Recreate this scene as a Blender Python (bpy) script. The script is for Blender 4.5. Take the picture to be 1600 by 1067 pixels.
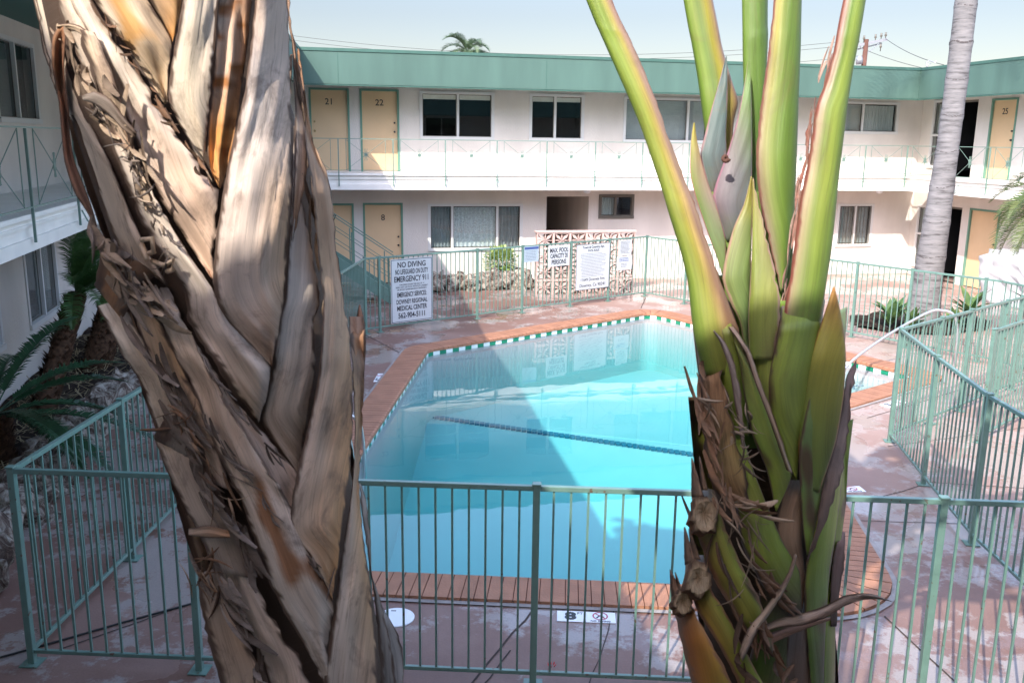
import bpy, bmesh, math, random
from math import sin, cos, pi, sqrt, radians
from mathutils import Vector, noise, Matrix
S = bpy.context.scene
for o in list(bpy.data.objects): bpy.data.objects.remove(o)
C = S.collection
random.seed(7)

# ------------------------------------------------------------------ camera, sky, sun
F, PITCH, ROLL, HC = 1421.0, radians(12.485), radians(0.77), 3.668
cam_d = bpy.data.cameras.new('camera'); cam = bpy.data.objects.new('camera', cam_d); C.objects.link(cam)
cam_d.sensor_width = 36; cam_d.lens = 36*F/1600; cam_d.clip_start = .05; cam_d.clip_end = 3000
cam.matrix_world = Matrix.Translation((0, 0, HC)) @ Matrix.Rotation(pi/2-PITCH, 4, 'X') @ Matrix.Rotation(ROLL, 4, 'Z')
cam_d.dof.use_dof = True; cam_d.dof.focus_distance = 14.0; cam_d.dof.aperture_fstop = 22.0
S.camera = cam
A = .2178
D3 = Vector((cos(A), sin(A), 0)); N3 = Vector((sin(A), -cos(A), 0)); O3 = Vector((0, 24.088, 0)); Z3 = Vector((0, 0, 1))
LDIR = (D3*.78 - N3*1.0 - Z3*1.09).normalized()             # direction the sunlight travels
EL = math.asin(-LDIR.z)
w = bpy.data.worlds.new('World'); S.world = w; w.use_nodes = True
nt = w.node_tree; nt.nodes.clear()
sky = nt.nodes.new('ShaderNodeTexSky'); sky.sky_type = 'NISHITA'; sky.sun_disc = False
sky.sun_elevation = EL; sky.sun_rotation = math.atan2(-LDIR.x, -LDIR.y)
sky.air_density = 1.0; sky.dust_density = .9; sky.ozone_density = 1.0
bg = nt.nodes.new('ShaderNodeBackground'); bg.inputs[1].default_value = .15
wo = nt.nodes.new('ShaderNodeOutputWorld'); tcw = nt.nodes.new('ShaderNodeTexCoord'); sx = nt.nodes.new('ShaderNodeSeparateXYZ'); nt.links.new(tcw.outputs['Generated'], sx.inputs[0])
mr = nt.nodes.new('ShaderNodeMapRange'); mr.interpolation_type = 'SMOOTHSTEP'; nt.links.new(sx.outputs[2], mr.inputs[0])   # sky boosted overhead to lift the shade, dimmed towards the horizon
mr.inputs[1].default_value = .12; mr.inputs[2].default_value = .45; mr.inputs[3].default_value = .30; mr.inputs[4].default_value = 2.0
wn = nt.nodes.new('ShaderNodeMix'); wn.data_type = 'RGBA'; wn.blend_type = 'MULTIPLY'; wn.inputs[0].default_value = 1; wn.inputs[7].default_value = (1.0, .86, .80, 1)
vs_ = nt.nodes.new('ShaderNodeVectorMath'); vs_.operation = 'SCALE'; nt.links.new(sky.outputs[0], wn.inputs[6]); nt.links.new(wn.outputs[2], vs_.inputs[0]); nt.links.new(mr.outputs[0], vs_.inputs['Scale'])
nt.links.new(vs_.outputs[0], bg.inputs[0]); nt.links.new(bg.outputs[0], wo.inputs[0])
sd = bpy.data.lights.new('sun', 'SUN'); sun = bpy.data.objects.new('sun', sd); C.objects.link(sun)
sd.energy = 2.0; sd.angle = radians(.5); sd.color = (1, .95, .88)
sun.rotation_euler = LDIR.to_track_quat('-Z', 'Y').to_euler(); sun.location = (-10, -10, 30)
S.view_settings.view_transform = 'Standard'; S.view_settings.look = 'None'; S.view_settings.exposure = 1.85; S.view_settings.gamma = 1
S.render.engine = 'CYCLES'
S.cycles.max_bounces = 10; S.cycles.transparent_max_bounces = 16

# ------------------------------------------------------------------ helpers
def at(px, py, Y):
    """point of the pixel's sight line at world depth Y"""
    a, b = px-800, py-533.5
    u = (a*cos(ROLL)+b*sin(ROLL))/F; v = (-a*sin(ROLL)+b*cos(ROLL))/F
    r = Vector((u, cos(PITCH)-v*sin(PITCH), -sin(PITCH)-v*cos(PITCH)))
    return Vector((0, 0, HC)) + r*(Y/r.y)
def W(s, n, z=0): return O3 + D3*s + N3*n + Z3*z
def tag(o, label=None, cat=None, group=None, kind=None):
    if label: o['label'] = label
    if cat: o['category'] = cat
    if group: o['group'] = group
    if kind: o['kind'] = kind
    return o
def empty(name, loc=(0, 0, 0), label=None, cat=None, group=None, rz=0):
    o = bpy.data.objects.new(name, None); C.objects.link(o); o.location = loc; o.rotation_euler = (0, 0, rz)
    o.empty_display_size = .1
    return tag(o, label, cat, group)
class MB:
    """collects shapes into one mesh; coordinates are world unless the frame is set"""
    def __init__(s, fr=None): s.v = []; s.f = []; s.fr = fr; s.m = []; s.mi = 0; s.sm = []; s.col = None; s.uv = None
    def p(s, c):
        c = Vector(c)
        if s.fr: c = s.fr(c)
        s.v.append(c); return len(s.v)-1
    def face(s, ids, smooth=False): s.f.append(tuple(ids)); s.m.append(s.mi); s.sm.append(smooth)
    def quad(s, a, b, c, d): s.face([s.p(a), s.p(b), s.p(c), s.p(d)])
    def box(s, x0, x1, y0, y1, z0, z1):
        i = [s.p((x, y, z)) for z in (z0, z1) for y in (y0, y1) for x in (x0, x1)]
        for f in ((0, 2, 3, 1), (4, 5, 7, 6), (0, 1, 5, 4), (2, 6, 7, 3), (0, 4, 6, 2), (1, 3, 7, 5)): s.face([i[k] for k in f])
    def bar(s, a, b, w, h=None, up=(0, 0, 1), cap=True):
        """rectangular bar from a to b, width w sideways, h along up"""
        h = h or w; a = Vector(a); b = Vector(b)
        if s.fr: a = s.fr(a); b = s.fr(b)
        d = (b-a).normalized(); up = Vector(up)
        if abs(d.dot(up)) > .95: up = Vector((0, 1, 0)) if abs(d.y) < .9 else Vector((1, 0, 0))
        r = d.cross(up).normalized(); u = r.cross(d).normalized()
        fr = s.fr; s.fr = None; I = []
        for c in (a, b):
            for q in ((-1, -1), (1, -1), (1, 1), (-1, 1)): I.append(s.p(c+r*q[0]*w/2+u*q[1]*h/2))
        s.fr = fr
        for k in range(4): s.face([I[k], I[(k+1) % 4], I[4+(k+1) % 4], I[4+k]])
        if cap: s.face([I[3], I[2], I[1], I[0]]); s.face(I[4:])
    def tube(s, pts, rad, n=8, cap=True):
        pts = [Vector(q) for q in pts]
        if s.fr: pts = [s.fr(q) for q in pts]
        if not hasattr(rad, '__len__'): rad = [rad]*len(pts)
        fr = s.fr; s.fr = None; rings = []; ref = None
        for k, q in enumerate(pts):
            d = (pts[min(k+1, len(pts)-1)]-pts[max(k-1, 0)]).normalized()
            if ref is None: ref = Vector((0, 0, 1)) if abs(d.z) < .9 else Vector((1, 0, 0))
            r = d.cross(ref).normalized(); u = r.cross(d).normalized(); ref = u
            rings.append([s.p(q+r*cos(2*pi*i/n)*rad[k]+u*sin(2*pi*i/n)*rad[k]) for i in range(n)])
        s.fr = fr
        for k in range(len(pts)-1):
            for i in range(n): s.face([rings[k][i], rings[k][(i+1) % n], rings[k+1][(i+1) % n], rings[k+1][i]], True)
        if cap: s.face(rings[0][::-1]); s.face(rings[-1])
    def prism(s, poly, z0, z1, sides=True):
        a = [s.p((x, y, z0)) for x, y in poly]; b = [s.p((x, y, z1)) for x, y in poly]; n = len(poly)
        s.face(a[::-1]); s.face(b)
        for k in range(n): s.face([a[k], a[(k+1) % n], b[(k+1) % n], b[k]])
    def build(s, name, mats, parent=None, smooth=None, local=None, bevel=0):
        me = bpy.data.meshes.new(name)
        loc = Vector((0, 0, 0))
        if local is not None: loc = Vector(local)
        elif parent is not None:
            loc = Vector((0, 0, 0))
        me.from_pydata([q-loc for q in s.v], [], s.f)
        bmn = bmesh.new(); bmn.from_mesh(me); bmesh.ops.recalc_face_normals(bmn, faces=bmn.faces); bmn.to_mesh(me); bmn.free()
        if not isinstance(mats, (list, tuple)): mats = [mats]
        for m in mats: me.materials.append(m)
        me.polygons.foreach_set('material_index', s.m)
        me.polygons.foreach_set('use_smooth', [bool(smooth) if smooth is not None else q for q in s.sm])
        if s.col:
            ca = me.color_attributes.new('tint', 'FLOAT_COLOR', 'POINT')
            ca.data.foreach_set('color', [c for q in s.col for c in (*q, 1)])
        if s.uv:
            ul = me.uv_layers.new(name='UVMap')
            for li, l in enumerate(me.loops): ul.data[li].uv = s.uv[l.vertex_index]
        o = bpy.data.objects.new(name, me); C.objects.link(o)
        if local is not None: o.location = loc
        if parent is not None:
            o.parent = parent
            off = root_off(parent)
            o.matrix_parent_inverse = off.inverted()
        if bevel:
            b = o.modifiers.new('bevel', 'BEVEL'); b.width = bevel; b.segments = 2; b.limit_method = 'ANGLE'
        me.update()
        return o
def root_off(o):
    m = Matrix.Translation(o.location) @ o.rotation_euler.to_matrix().to_4x4()
    if o.parent is not None: m = root_off(o.parent) @ o.matrix_parent_inverse @ m
    return m

# ------------------------------------------------------------------ materials
def mat(name, col=(.5, .5, .5), rough=.6, spec=.5, metal=0, var=0, vscale=6, bump=0, bscale=40, stretch=None, detail=4):
    m = bpy.data.materials.new(name); m.use_nodes = True; t = m.node_tree; b = t.nodes['Principled BSDF']
    b.inputs['Base Color'].default_value = (*col, 1); b.inputs['Roughness'].default_value = rough
    b.inputs['Specular IOR Level'].default_value = spec; b.inputs['Metallic'].default_value = metal
    tc = t.nodes.new('ShaderNodeNewGeometry'); src = tc.outputs['Position']
    if stretch:
        mp = t.nodes.new('ShaderNodeMapping'); mp.inputs['Scale'].default_value = stretch; t.links.new(src, mp.inputs[0]); src = mp.outputs[0]
    if var:
        n = t.nodes.new('ShaderNodeTexNoise'); n.inputs['Scale'].default_value = vscale; n.inputs['Detail'].default_value = detail; t.links.new(src, n.inputs['Vector'])
        r = t.nodes.new('ShaderNodeMapRange'); r.inputs[1].default_value = .3; r.inputs[2].default_value = .7; r.inputs[3].default_value = 1-var; r.inputs[4].default_value = 1+var*.6
        t.links.new(n.outputs[0], r.inputs[0])
        x = t.nodes.new('ShaderNodeVectorMath'); x.operation = 'SCALE'; x.inputs[0].default_value = col; t.links.new(r.outputs[0], x.inputs['Scale'])
        t.links.new(x.outputs[0], b.inputs['Base Color'])
    if bump:
        n = t.nodes.new('ShaderNodeTexNoise'); n.inputs['Scale'].default_value = bscale; n.inputs['Detail'].default_value = 5; t.links.new(src, n.inputs['Vector'])
        bp = t.nodes.new('ShaderNodeBump'); bp.inputs['Strength'].default_value = bump; bp.inputs['Distance'].default_value = .02
        t.links.new(n.outputs[0], bp.inputs['Height']); t.links.new(bp.outputs[0], b.inputs['Normal'])
    return m
def nd(t, typ, **k):
    n = t.nodes.new(typ)
    for a, v in k.items():
        if a.startswith('i_'):
            key = a[2:]; key = int(key) if key.isdigit() else key.replace('_', ' ')
            n.inputs[key].default_value = v
        else: setattr(n, a, v)
    return n
def ramp(t, src, stops):
    r = t.nodes.new('ShaderNodeValToRGB'); e = r.color_ramp.elements
    e[0].position, e[0].color = stops[0][0], (*stops[0][1], 1); e[1].position, e[1].color = stops[-1][0], (*stops[-1][1], 1)
    for p_, c_ in stops[1:-1]: q = e.new(p_); q.color = (*c_, 1)
    t.links.new(src, r.inputs[0]); return r.outputs[0]
def mixc(t, fac, a, b, mode='MIX'):
    m = t.nodes.new('ShaderNodeMix'); m.data_type = 'RGBA'; m.blend_type = mode
    for k, v in ((0, fac), (6, a), (7, b)):
        if isinstance(v, (int, float)): m.inputs[k].default_value = v
        elif isinstance(v, tuple): m.inputs[k].default_value = (*v, 1)
        else: t.links.new(v, m.inputs[k])
    return m.outputs[2]

def fresnel(t, ior):
    """same reflectance from either side of a flat clear sheet"""
    g = nd(t, 'ShaderNodeNewGeometry'); m_ = nd(t, 'ShaderNodeMapRange'); t.links.new(g.outputs['Backfacing'], m_.inputs[0])
    m_.inputs[3].default_value = ior; m_.inputs[4].default_value = 1/ior
    f_ = nd(t, 'ShaderNodeFresnel'); t.links.new(m_.outputs[0], f_.inputs['IOR']); return f_
M = {}
M['stucco'] = mat('white_stucco', (.66, .615, .56), .85, .2, var=.10, vscale=1.6, bump=.4, bscale=60, stretch=(1, 1, .35))
M['trim'] = mat('cream_trim_paint', (.80, .78, .72), .55, .3, var=.07, vscale=3)
M['soffit'] = mat('soffit_paint', (.70, .64, .60), .8, .2, var=.05)
M['greensoffit'] = mat('dark_green_paint', (.055, .13, .11), .6, .3)
M['fascia'] = mat('green_fascia_paint', (.075, .14, .115), .55, .3, var=.16, vscale=2.2, bump=.1, bscale=3, stretch=(1, 1, .16), detail=7)
M['fasciacap'] = mat('green_flashing', (.05, .12, .095), .5, .4, var=.1)
M['rail'] = mat('pale_green_rail_paint', (.15, .24, .20), .4, .5, var=.08, vscale=20)
M['fence'] = mat('seafoam_fence_paint', (.125, .22, .183), .32, .5, var=.10, vscale=9, bump=.1, bscale=60)
t = M['fence'].node_tree; b = t.nodes['Principled BSDF']; g = nd(t, 'ShaderNodeNewGeometry'); n = nd(t, 'ShaderNodeTexNoise', i_Scale=22.0, i_Detail=5.0); t.links.new(g.outputs['Position'], n.inputs['Vector'])
src = b.inputs['Base Color'].links[0].from_socket; t.links.new(mixc(t, ramp(t, n.outputs[0], [(.66, (0, 0, 0)), (.70, (.85, .85, .85))]), src, (.11, .055, .03)), b.inputs['Base Color'])   # rust specks
M['door'] = mat('cream_door_paint', (.68, .48, .28), .5, .35, var=.05, vscale=2)
M['doorframe'] = mat('green_door_frame', (.13, .27, .2), .5, .4)
M['black'] = mat('black_metal', (.02, .02, .022), .35, .5)
M['brass'] = mat('aged_brass', (.35, .25, .12), .4, .5, metal=.8)
M['alu'] = mat('white_aluminium', (.62, .62, .60), .45, .5)
M['bronze'] = mat('bronze_aluminium', (.12, .11, .09), .4, .5)
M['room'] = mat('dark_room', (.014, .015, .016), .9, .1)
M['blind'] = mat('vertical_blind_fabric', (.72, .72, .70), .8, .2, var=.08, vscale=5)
M['blinddark'] = mat('grey_blind_fabric', (.36, .37, .37), .8, .2, var=.15, vscale=5)  # darker grey tone of the blind fabric
M['lace'] = mat('lace_curtain', (.80, .80, .79), .9, .1, var=.3, vscale=26)
M['chrome'] = mat('stainless_rail', (.62, .63, .64), .38, .5, metal=.85)
M['white'] = mat('white_plastic', (.78, .80, .82), .35, .5)
M['signw'] = mat('white_sign_face', (.52, .55, .56), .4, .5, var=.04, vscale=14)
M['signb'] = mat('pale_blue_sign_face', (.36, .44, .50), .4, .5)
M['ink'] = mat('sign_lettering_black', (.02, .022, .03), .5, .4)
M['inkg'] = mat('sign_lettering_grey', (.13, .14, .15), .5, .4)
M['inkb'] = mat('sign_lettering_blue', (.05, .09, .25), .5, .4)
M['inkr'] = mat('sign_red', (.45, .08, .10), .5, .4)
M['breeze'] = mat('pink_breeze_block', (.50, .37, .33), .85, .2, var=.1, vscale=5, bump=.2, bscale=60)
M['steel'] = mat('galvanised_steel', (.35, .36, .37), .4, .5, metal=.6)
M['wood'] = mat('weathered_pole_wood', (.12, .06, .045), .85, .2, var=.3, vscale=3)
M['soil'] = mat('dark_mulch', (.035, .025, .02), .95, .1, var=.55, vscale=16, bump=1, bscale=30)
M['pot'] = mat('black_plastic_pot', (.03, .035, .045), .5, .4)
M['concrete'] = mat('exposed_stair_tread', (.33, .31, .27), .9, .2, var=.3, vscale=30)
M['cable'] = mat('black_rubber', (.02, .02, .02), .6, .3)
M['red'] = mat('red_petals', (.6, .02, .03), .6, .3)
M['grout'] = mat('pale_mortar', (.42, .37, .33), .9, .2, var=.2, vscale=12)
M['caulk'] = mat('grey_coping_joint', (.30, .27, .25), .8, .2, var=.2, vscale=9)
M['roofing'] = mat('roof_gravel', (.25, .24, .23), .95, .1, var=.2, vscale=8)

def leafmat(name, c1, c2, rough=.45):
    m = mat(name, c1, rough, .4); t = m.node_tree; b = t.nodes['Principled BSDF']
    oi = nd(t, 'ShaderNodeNewGeometry'); n = nd(t, 'ShaderNodeTexNoise', i_Scale=7.0); t.links.new(oi.outputs['Position'], n.inputs['Vector'])
    mixed = ramp(t, n.outputs[0], [(.3, c1), (.7, c2)]); t.links.new(mixed, b.inputs['Base Color'])
    tr = nd(t, 'ShaderNodeBsdfTranslucent'); t.links.new(mixed, tr.inputs[0])
    ms = nd(t, 'ShaderNodeMixShader'); ms.inputs[0].default_value = .25
    o = t.nodes['Material Output']; t.links.new(b.outputs[0], ms.inputs[1]); t.links.new(tr.outputs[0], ms.inputs[2]); t.links.new(ms.outputs[0], o.inputs[0])
    return m
M['cycad'] = leafmat('cycad_leaf', (.018, .05, .022), (.03, .085, .035), .3)
M['datepalm'] = leafmat('date_palm_leaf', (.04, .10, .03), (.08, .17, .045))
M['frond'] = leafmat('yellow_green_frond', (.06, .10, .03), (.14, .17, .05))  # yellower green than the other date palm leaves
M['shrub'] = leafmat('variegated_leaf', (.20, .32, .07), (.46, .55, .22))
M['croton'] = leafmat('potted_leaf', (.04, .11, .04), (.16, .25, .09), .3)
M['farpalm'] = leafmat('distant_palm_leaf', (.05, .10, .05), (.12, .17, .08))
M['boots'] = mat('palm_leaf_base_scales', (.085, .045, .025), .9, .2, var=.6, vscale=22)
M['deadfrond'] = mat('dry_frond', (.30, .24, .14), .8, .2, var=.2)

# concrete deck: red-brown stain, worn pale patches, damp areas
m = mat('stained_concrete_deck', (.2, .1, .1), .6, .4); t = m.node_tree; b = t.nodes['Principled BSDF']
g = nd(t, 'ShaderNodeNewGeometry'); P_ = g.outputs['Position']
n1 = nd(t, 'ShaderNodeTexNoise', i_Scale=.55, i_Detail=7.0, i_Roughness=.62); t.links.new(P_, n1.inputs['Vector'])
n2 = nd(t, 'ShaderNodeTexNoise', i_Scale=1.9, i_Detail=8.0, i_Roughness=.7); t.links.new(P_, n2.inputs['Vector'])
n3 = nd(t, 'ShaderNodeTexNoise', i_Scale=60.0, i_Detail=3.0); t.links.new(P_, n3.inputs['Vector'])
n4 = nd(t, 'ShaderNodeTexNoise', i_Scale=.8, i_Detail=6.0, i_Roughness=.55, noise_dimensions='4D', i_W=3.7); t.links.new(P_, n4.inputs['Vector'])
base = ramp(t, n1.outputs[0], [(.3, (.155, .08, .06)), (.5, (.205, .115, .09)), (.68, (.26, .165, .135))])
sm_ = nd(t, 'ShaderNodeMath', operation='ADD'); t.links.new(n1.outputs[0], sm_.inputs[0]); t.links.new(n2.outputs[0], sm_.inputs[1])
worn = ramp(t, sm_.outputs[0], [(.98, (0, 0, 0)), (1.08, (1, 1, 1))]) if False else None
ad = nd(t, 'ShaderNodeMath', operation='MULTIPLY_ADD'); t.links.new(n2.outputs[0], ad.inputs[0]); ad.inputs[1].default_value = .55; 
sc = nd(t, 'ShaderNodeMath', operation='MULTIPLY'); t.links.new(n4.outputs[0], sc.inputs[0]); sc.inputs[1].default_value = .6; t.links.new(sc.outputs[0], ad.inputs[2])
# sunlit tone put into the colour: paler and more worn towards the right
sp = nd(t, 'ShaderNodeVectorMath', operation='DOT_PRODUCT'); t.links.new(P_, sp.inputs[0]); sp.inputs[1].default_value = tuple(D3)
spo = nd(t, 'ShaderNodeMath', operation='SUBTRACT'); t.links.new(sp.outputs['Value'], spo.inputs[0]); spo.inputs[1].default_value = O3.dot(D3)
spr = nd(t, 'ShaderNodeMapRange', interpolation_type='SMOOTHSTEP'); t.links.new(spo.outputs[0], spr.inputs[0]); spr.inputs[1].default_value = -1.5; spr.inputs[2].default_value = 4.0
n5 = nd(t, 'ShaderNodeTexNoise', i_Scale=14.0, i_Detail=6.0, i_Roughness=.7); t.links.new(P_, n5.inputs['Vector'])
fin = nd(t, 'ShaderNodeMath', operation='MULTIPLY_ADD'); t.links.new(n5.outputs[0], fin.inputs[0]); fin.inputs[1].default_value = .12; t.links.new(ad.outputs[0], fin.inputs[2])
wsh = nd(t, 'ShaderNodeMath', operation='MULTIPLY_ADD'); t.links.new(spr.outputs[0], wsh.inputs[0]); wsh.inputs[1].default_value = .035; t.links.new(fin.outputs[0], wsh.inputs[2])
worn_lit = ramp(t, wsh.outputs[0], [(.640, (0, 0, 0)), (.672, (1, 1, 1))])
c1 = mixc(t, worn_lit, base, (.30, .25, .225))
c2 = mixc(t, .25, c1, ramp(t, n3.outputs[0], [(.3, (.5, .5, .5)), (.7, (1.0, 1.0, 1.0))]), 'MULTIPLY')
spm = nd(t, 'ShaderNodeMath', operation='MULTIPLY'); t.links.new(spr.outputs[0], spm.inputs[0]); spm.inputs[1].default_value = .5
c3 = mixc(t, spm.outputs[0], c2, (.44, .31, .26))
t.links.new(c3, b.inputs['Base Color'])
# damp sheen where water has dried unevenly
wet = ramp(t, n4.outputs[0], [(.50, (.55, .55, .55)), (.53, (.12, .12, .12))]); t.links.new(wet, b.inputs['Roughness'])
bp = nd(t, 'ShaderNodeBump', i_Strength=.25, i_Distance=.004); t.links.new(n3.outputs[0], bp.inputs['Height']); t.links.new(bp.outputs[0], b.inputs['Normal'])
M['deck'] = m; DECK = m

# brick coping
m = mat('terracotta_coping', (.35, .165, .095), .65, .35, var=.18, vscale=5, bump=.2, bscale=50); M['coping'] = m

# pool plaster with faint mottling of its own surface
M['plaster'] = mat('pool_plaster', (.51, .40, .40), .7, .2, var=.04, vscale=1.2)
M['tileg'] = mat('green_glazed_tile', (.02, .22, .12), .15, .5, var=.15, vscale=3)
M['tilew'] = mat('white_glazed_tile', (.80, .82, .80), .15, .5, var=.04)
M['tiled'] = mat('dark_blue_floor_tile', (.03, .12, .2), .3, .5, var=.2, vscale=12)

# water: clear surface with Fresnel reflection, absorbing body
m = bpy.data.materials.new('pool_water'); m.use_nodes = True; t = m.node_tree; t.nodes.clear()
o = nd(t, 'ShaderNodeOutputMaterial'); tr = nd(t, 'ShaderNodeBsdfTransparent'); tr.inputs[0].default_value = (.93, .985, 1, 1)
gl = nd(t, 'ShaderNodeBsdfGlossy'); gl.inputs['Roughness'].default_value = .012
fr = fresnel(t, 1.333)
ms = nd(t, 'ShaderNodeMixShader'); t.links.new(fr.outputs[0], ms.inputs[0]); t.links.new(tr.outputs[0], ms.inputs[1]); t.links.new(gl.outputs[0], ms.inputs[2])
g = nd(t, 'ShaderNodeNewGeometry'); n = nd(t, 'ShaderNodeTexNoise', i_Scale=1.6, i_Detail=2.0); t.links.new(g.outputs['Position'], n.inputs['Vector'])
bp = nd(t, 'ShaderNodeBump', i_Strength=.035, i_Distance=.05); t.links.new(n.outputs[0], bp.inputs['Height'])
t.links.new(bp.outputs[0], gl.inputs['Normal']); t.links.new(bp.outputs[0], fr.inputs['Normal'])
t.links.new(ms.outputs[0], o.inputs[0])
va = nd(t, 'ShaderNodeVolumeAbsorption'); va.inputs[0].default_value = (.44, .955, .955, 1); va.inputs['Density'].default_value = .55
t.links.new(va.outputs[0], o.inputs['Volume'])
M['water'] = m

# window glass
m = bpy.data.materials.new('window_glass'); m.use_nodes = True; t = m.node_tree; t.nodes.clear()
o = nd(t, 'ShaderNodeOutputMaterial'); tr = nd(t, 'ShaderNodeBsdfTransparent'); tr.inputs[0].default_value = (.86, .90, .90, 1)
gl = nd(t, 'ShaderNodeBsdfGlossy'); gl.inputs['Roughness'].default_value = .01
fr = fresnel(t, 1.7)
ms = nd(t, 'ShaderNodeMixShader'); t.links.new(fr.outputs[0], ms.inputs[0]); t.links.new(tr.outputs[0], ms.inputs[1]); t.links.new(gl.outputs[0], ms.inputs[2]); t.links.new(ms.outputs[0], o.inputs[0])
M['glass'] = m
# plastic sheeting
m = mat('plastic_sheeting', (.46, .47, .48), .25, .5, bump=.6, bscale=9); t = m.node_tree
M['sheet'] = m
# rock: pale, ridged, dark in the folds
m = mat('lava_rock', (.3, .27, .24), .9, .2); t = m.node_tree; b = t.nodes['Principled BSDF']
tc = nd(t, 'ShaderNodeNewGeometry'); mu = nd(t, 'ShaderNodeTexNoise', i_Scale=5.0, i_Detail=8.0, i_Roughness=.7, i_Distortion=1.6); t.links.new(tc.outputs['Position'], mu.inputs['Vector'])
t.links.new(ramp(t, mu.outputs[0], [(.3, (.03, .022, .02)), (.45, (.13, .09, .07)), (.54, (.32, .28, .23)), (.70, (.50, .46, .40))]), b.inputs['Base Color'])
bp = nd(t, 'ShaderNodeBump', i_Strength=.9, i_Distance=.06); t.links.new(mu.outputs[0], bp.inputs['Height']); t.links.new(bp.outputs[0], b.inputs['Normal'])
M['rock'] = m
# ringed grey palm trunk
m = mat('ringed_grey_palm_bark', (.36, .34, .34), .85, .2); t = m.node_tree; b = t.nodes['Principled BSDF']
g = nd(t, 'ShaderNodeNewGeometry'); mp = nd(t, 'ShaderNodeMapping'); mp.inputs['Scale'].default_value = (1.2, 1.2, 9); t.links.new(g.outputs['Position'], mp.inputs[0])
n = nd(t, 'ShaderNodeTexNoise', i_Scale=1.8, i_Detail=7.0, i_Roughness=.65); t.links.new(mp.outputs[0], n.inputs['Vector'])
t.links.new(ramp(t, n.outputs[0], [(.33, (.07, .065, .065)), (.46, (.155, .15, .15)), (.7, (.235, .225, .225))]), b.inputs['Base Color'])
bp = nd(t, 'ShaderNodeBump', i_Strength=.6, i_Distance=.02); t.links.new(n.outputs[0], bp.inputs['Height']); t.links.new(bp.outputs[0], b.inputs['Normal'])
M['greytrunk'] = m

# sheath materials: pigment is in the mesh colours, fibres are a streak texture along the length
def fibre(name, rough, spec, s1, s2, lo, hi, bump, coat=0, blot=None, crk=.38):
    m = bpy.data.materials.new(name); m.use_nodes = True; t = m.node_tree; b = t.nodes['Principled BSDF']
    at_ = nd(t, 'ShaderNodeAttribute', attribute_name='tint'); uv = nd(t, 'ShaderNodeUVMap')
    mp = nd(t, 'ShaderNodeMapping'); mp.inputs['Scale'].default_value = (s1, s2, 1); t.links.new(uv.outputs[0], mp.inputs[0])
    n = nd(t, 'ShaderNodeTexNoise', i_Scale=1.0, i_Detail=10.0, i_Roughness=.80, i_Distortion=.2); t.links.new(mp.outputs[0], n.inputs['Vector'])
    r = nd(t, 'ShaderNodeMapRange'); r.inputs[1].default_value = .3; r.inputs[2].default_value = .7; r.inputs[3].default_value = lo; r.inputs[4].default_value = hi
    t.links.new(n.outputs[0], r.inputs[0])
    x = nd(t, 'ShaderNodeVectorMath', operation='SCALE'); t.links.new(at_.outputs['Color'], x.inputs[0]); t.links.new(r.outputs[0], x.inputs['Scale'])
    col = x.outputs[0]
    if blot:
        mp2 = nd(t, 'ShaderNodeMapping'); mp2.inputs['Scale'].default_value = (18, 7, 1); t.links.new(uv.outputs[0], mp2.inputs[0])
        nb = nd(t, 'ShaderNodeTexNoise', i_Scale=1.0, i_Detail=9.0, i_Roughness=.72, i_Distortion=.8); t.links.new(mp2.outputs[0], nb.inputs['Vector'])
        f_ = ramp(t, nb.outputs[0], [(.52, (0, 0, 0)), (.66, (blot[3],)*3)])
        col = mixc(t, f_, col, tuple(blot[:3]), 'MIX')
    mp3 = nd(t, 'ShaderNodeMapping'); mp3.inputs['Scale'].default_value = (s1*.34, s2*.3, 1); t.links.new(uv.outputs[0], mp3.inputs[0])
    nc = nd(t, 'ShaderNodeTexNoise', i_Scale=1.0, i_Detail=4.0, i_Roughness=.5, i_Distortion=.4); t.links.new(mp3.outputs[0], nc.inputs['Vector'])
    ck = ramp(t, nc.outputs[0], [(.0, (0, 0, 0)), (.488, (0, 0, 0)), (.5, (crk,)*3), (.512, (0, 0, 0)), (1, (0, 0, 0))])
    col = mixc(t, ck, col, (.05, .035, .025))
    t.links.new(col, b.inputs['Base Color'])
    b.inputs['Roughness'].default_value = rough; b.inputs['Specular IOR Level'].default_value = spec; b.inputs['Coat Weight'].default_value = coat; b.inputs['Coat Roughness'].default_value = .25
    bp = nd(t, 'ShaderNodeBump', i_Strength=bump, i_Distance=.004); t.links.new(n.outputs[0], bp.inputs['Height']); t.links.new(bp.outputs[0], b.inputs['Normal'])
    return m
M['husk'] = fibre('dry_leaf_sheath', .75, .25, 260, 5, .74, 1.14, .55, blot=(.13, .09, .07, .6))
M['stalk'] = fibre('green_leaf_stalk', .46, .40, 150, 2.6, .74, 1.12, .4, coat=.05, blot=(.16, .12, .05, .30), crk=.25)
M['fray'] = fibre('fibrous_brown_husk', .9, .15, 240, 9, .45, 1.3, .9)

# ------------------------------------------------------------------ frames of the wings: (along wall, outwards from wall, up)
FAR = lambda c: W(c[0], c[1], c[2])
LEFTW = lambda c: W(-9.4+c[1], c[0], c[2])
RIGHTW = lambda c: W(11.85-c[1], c[0], c[2])
ROOF_T, FAS_B, SOFF, FLOOR2, SLAB_B = 5.645, 4.838, 5.3, 2.842, 2.451

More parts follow.
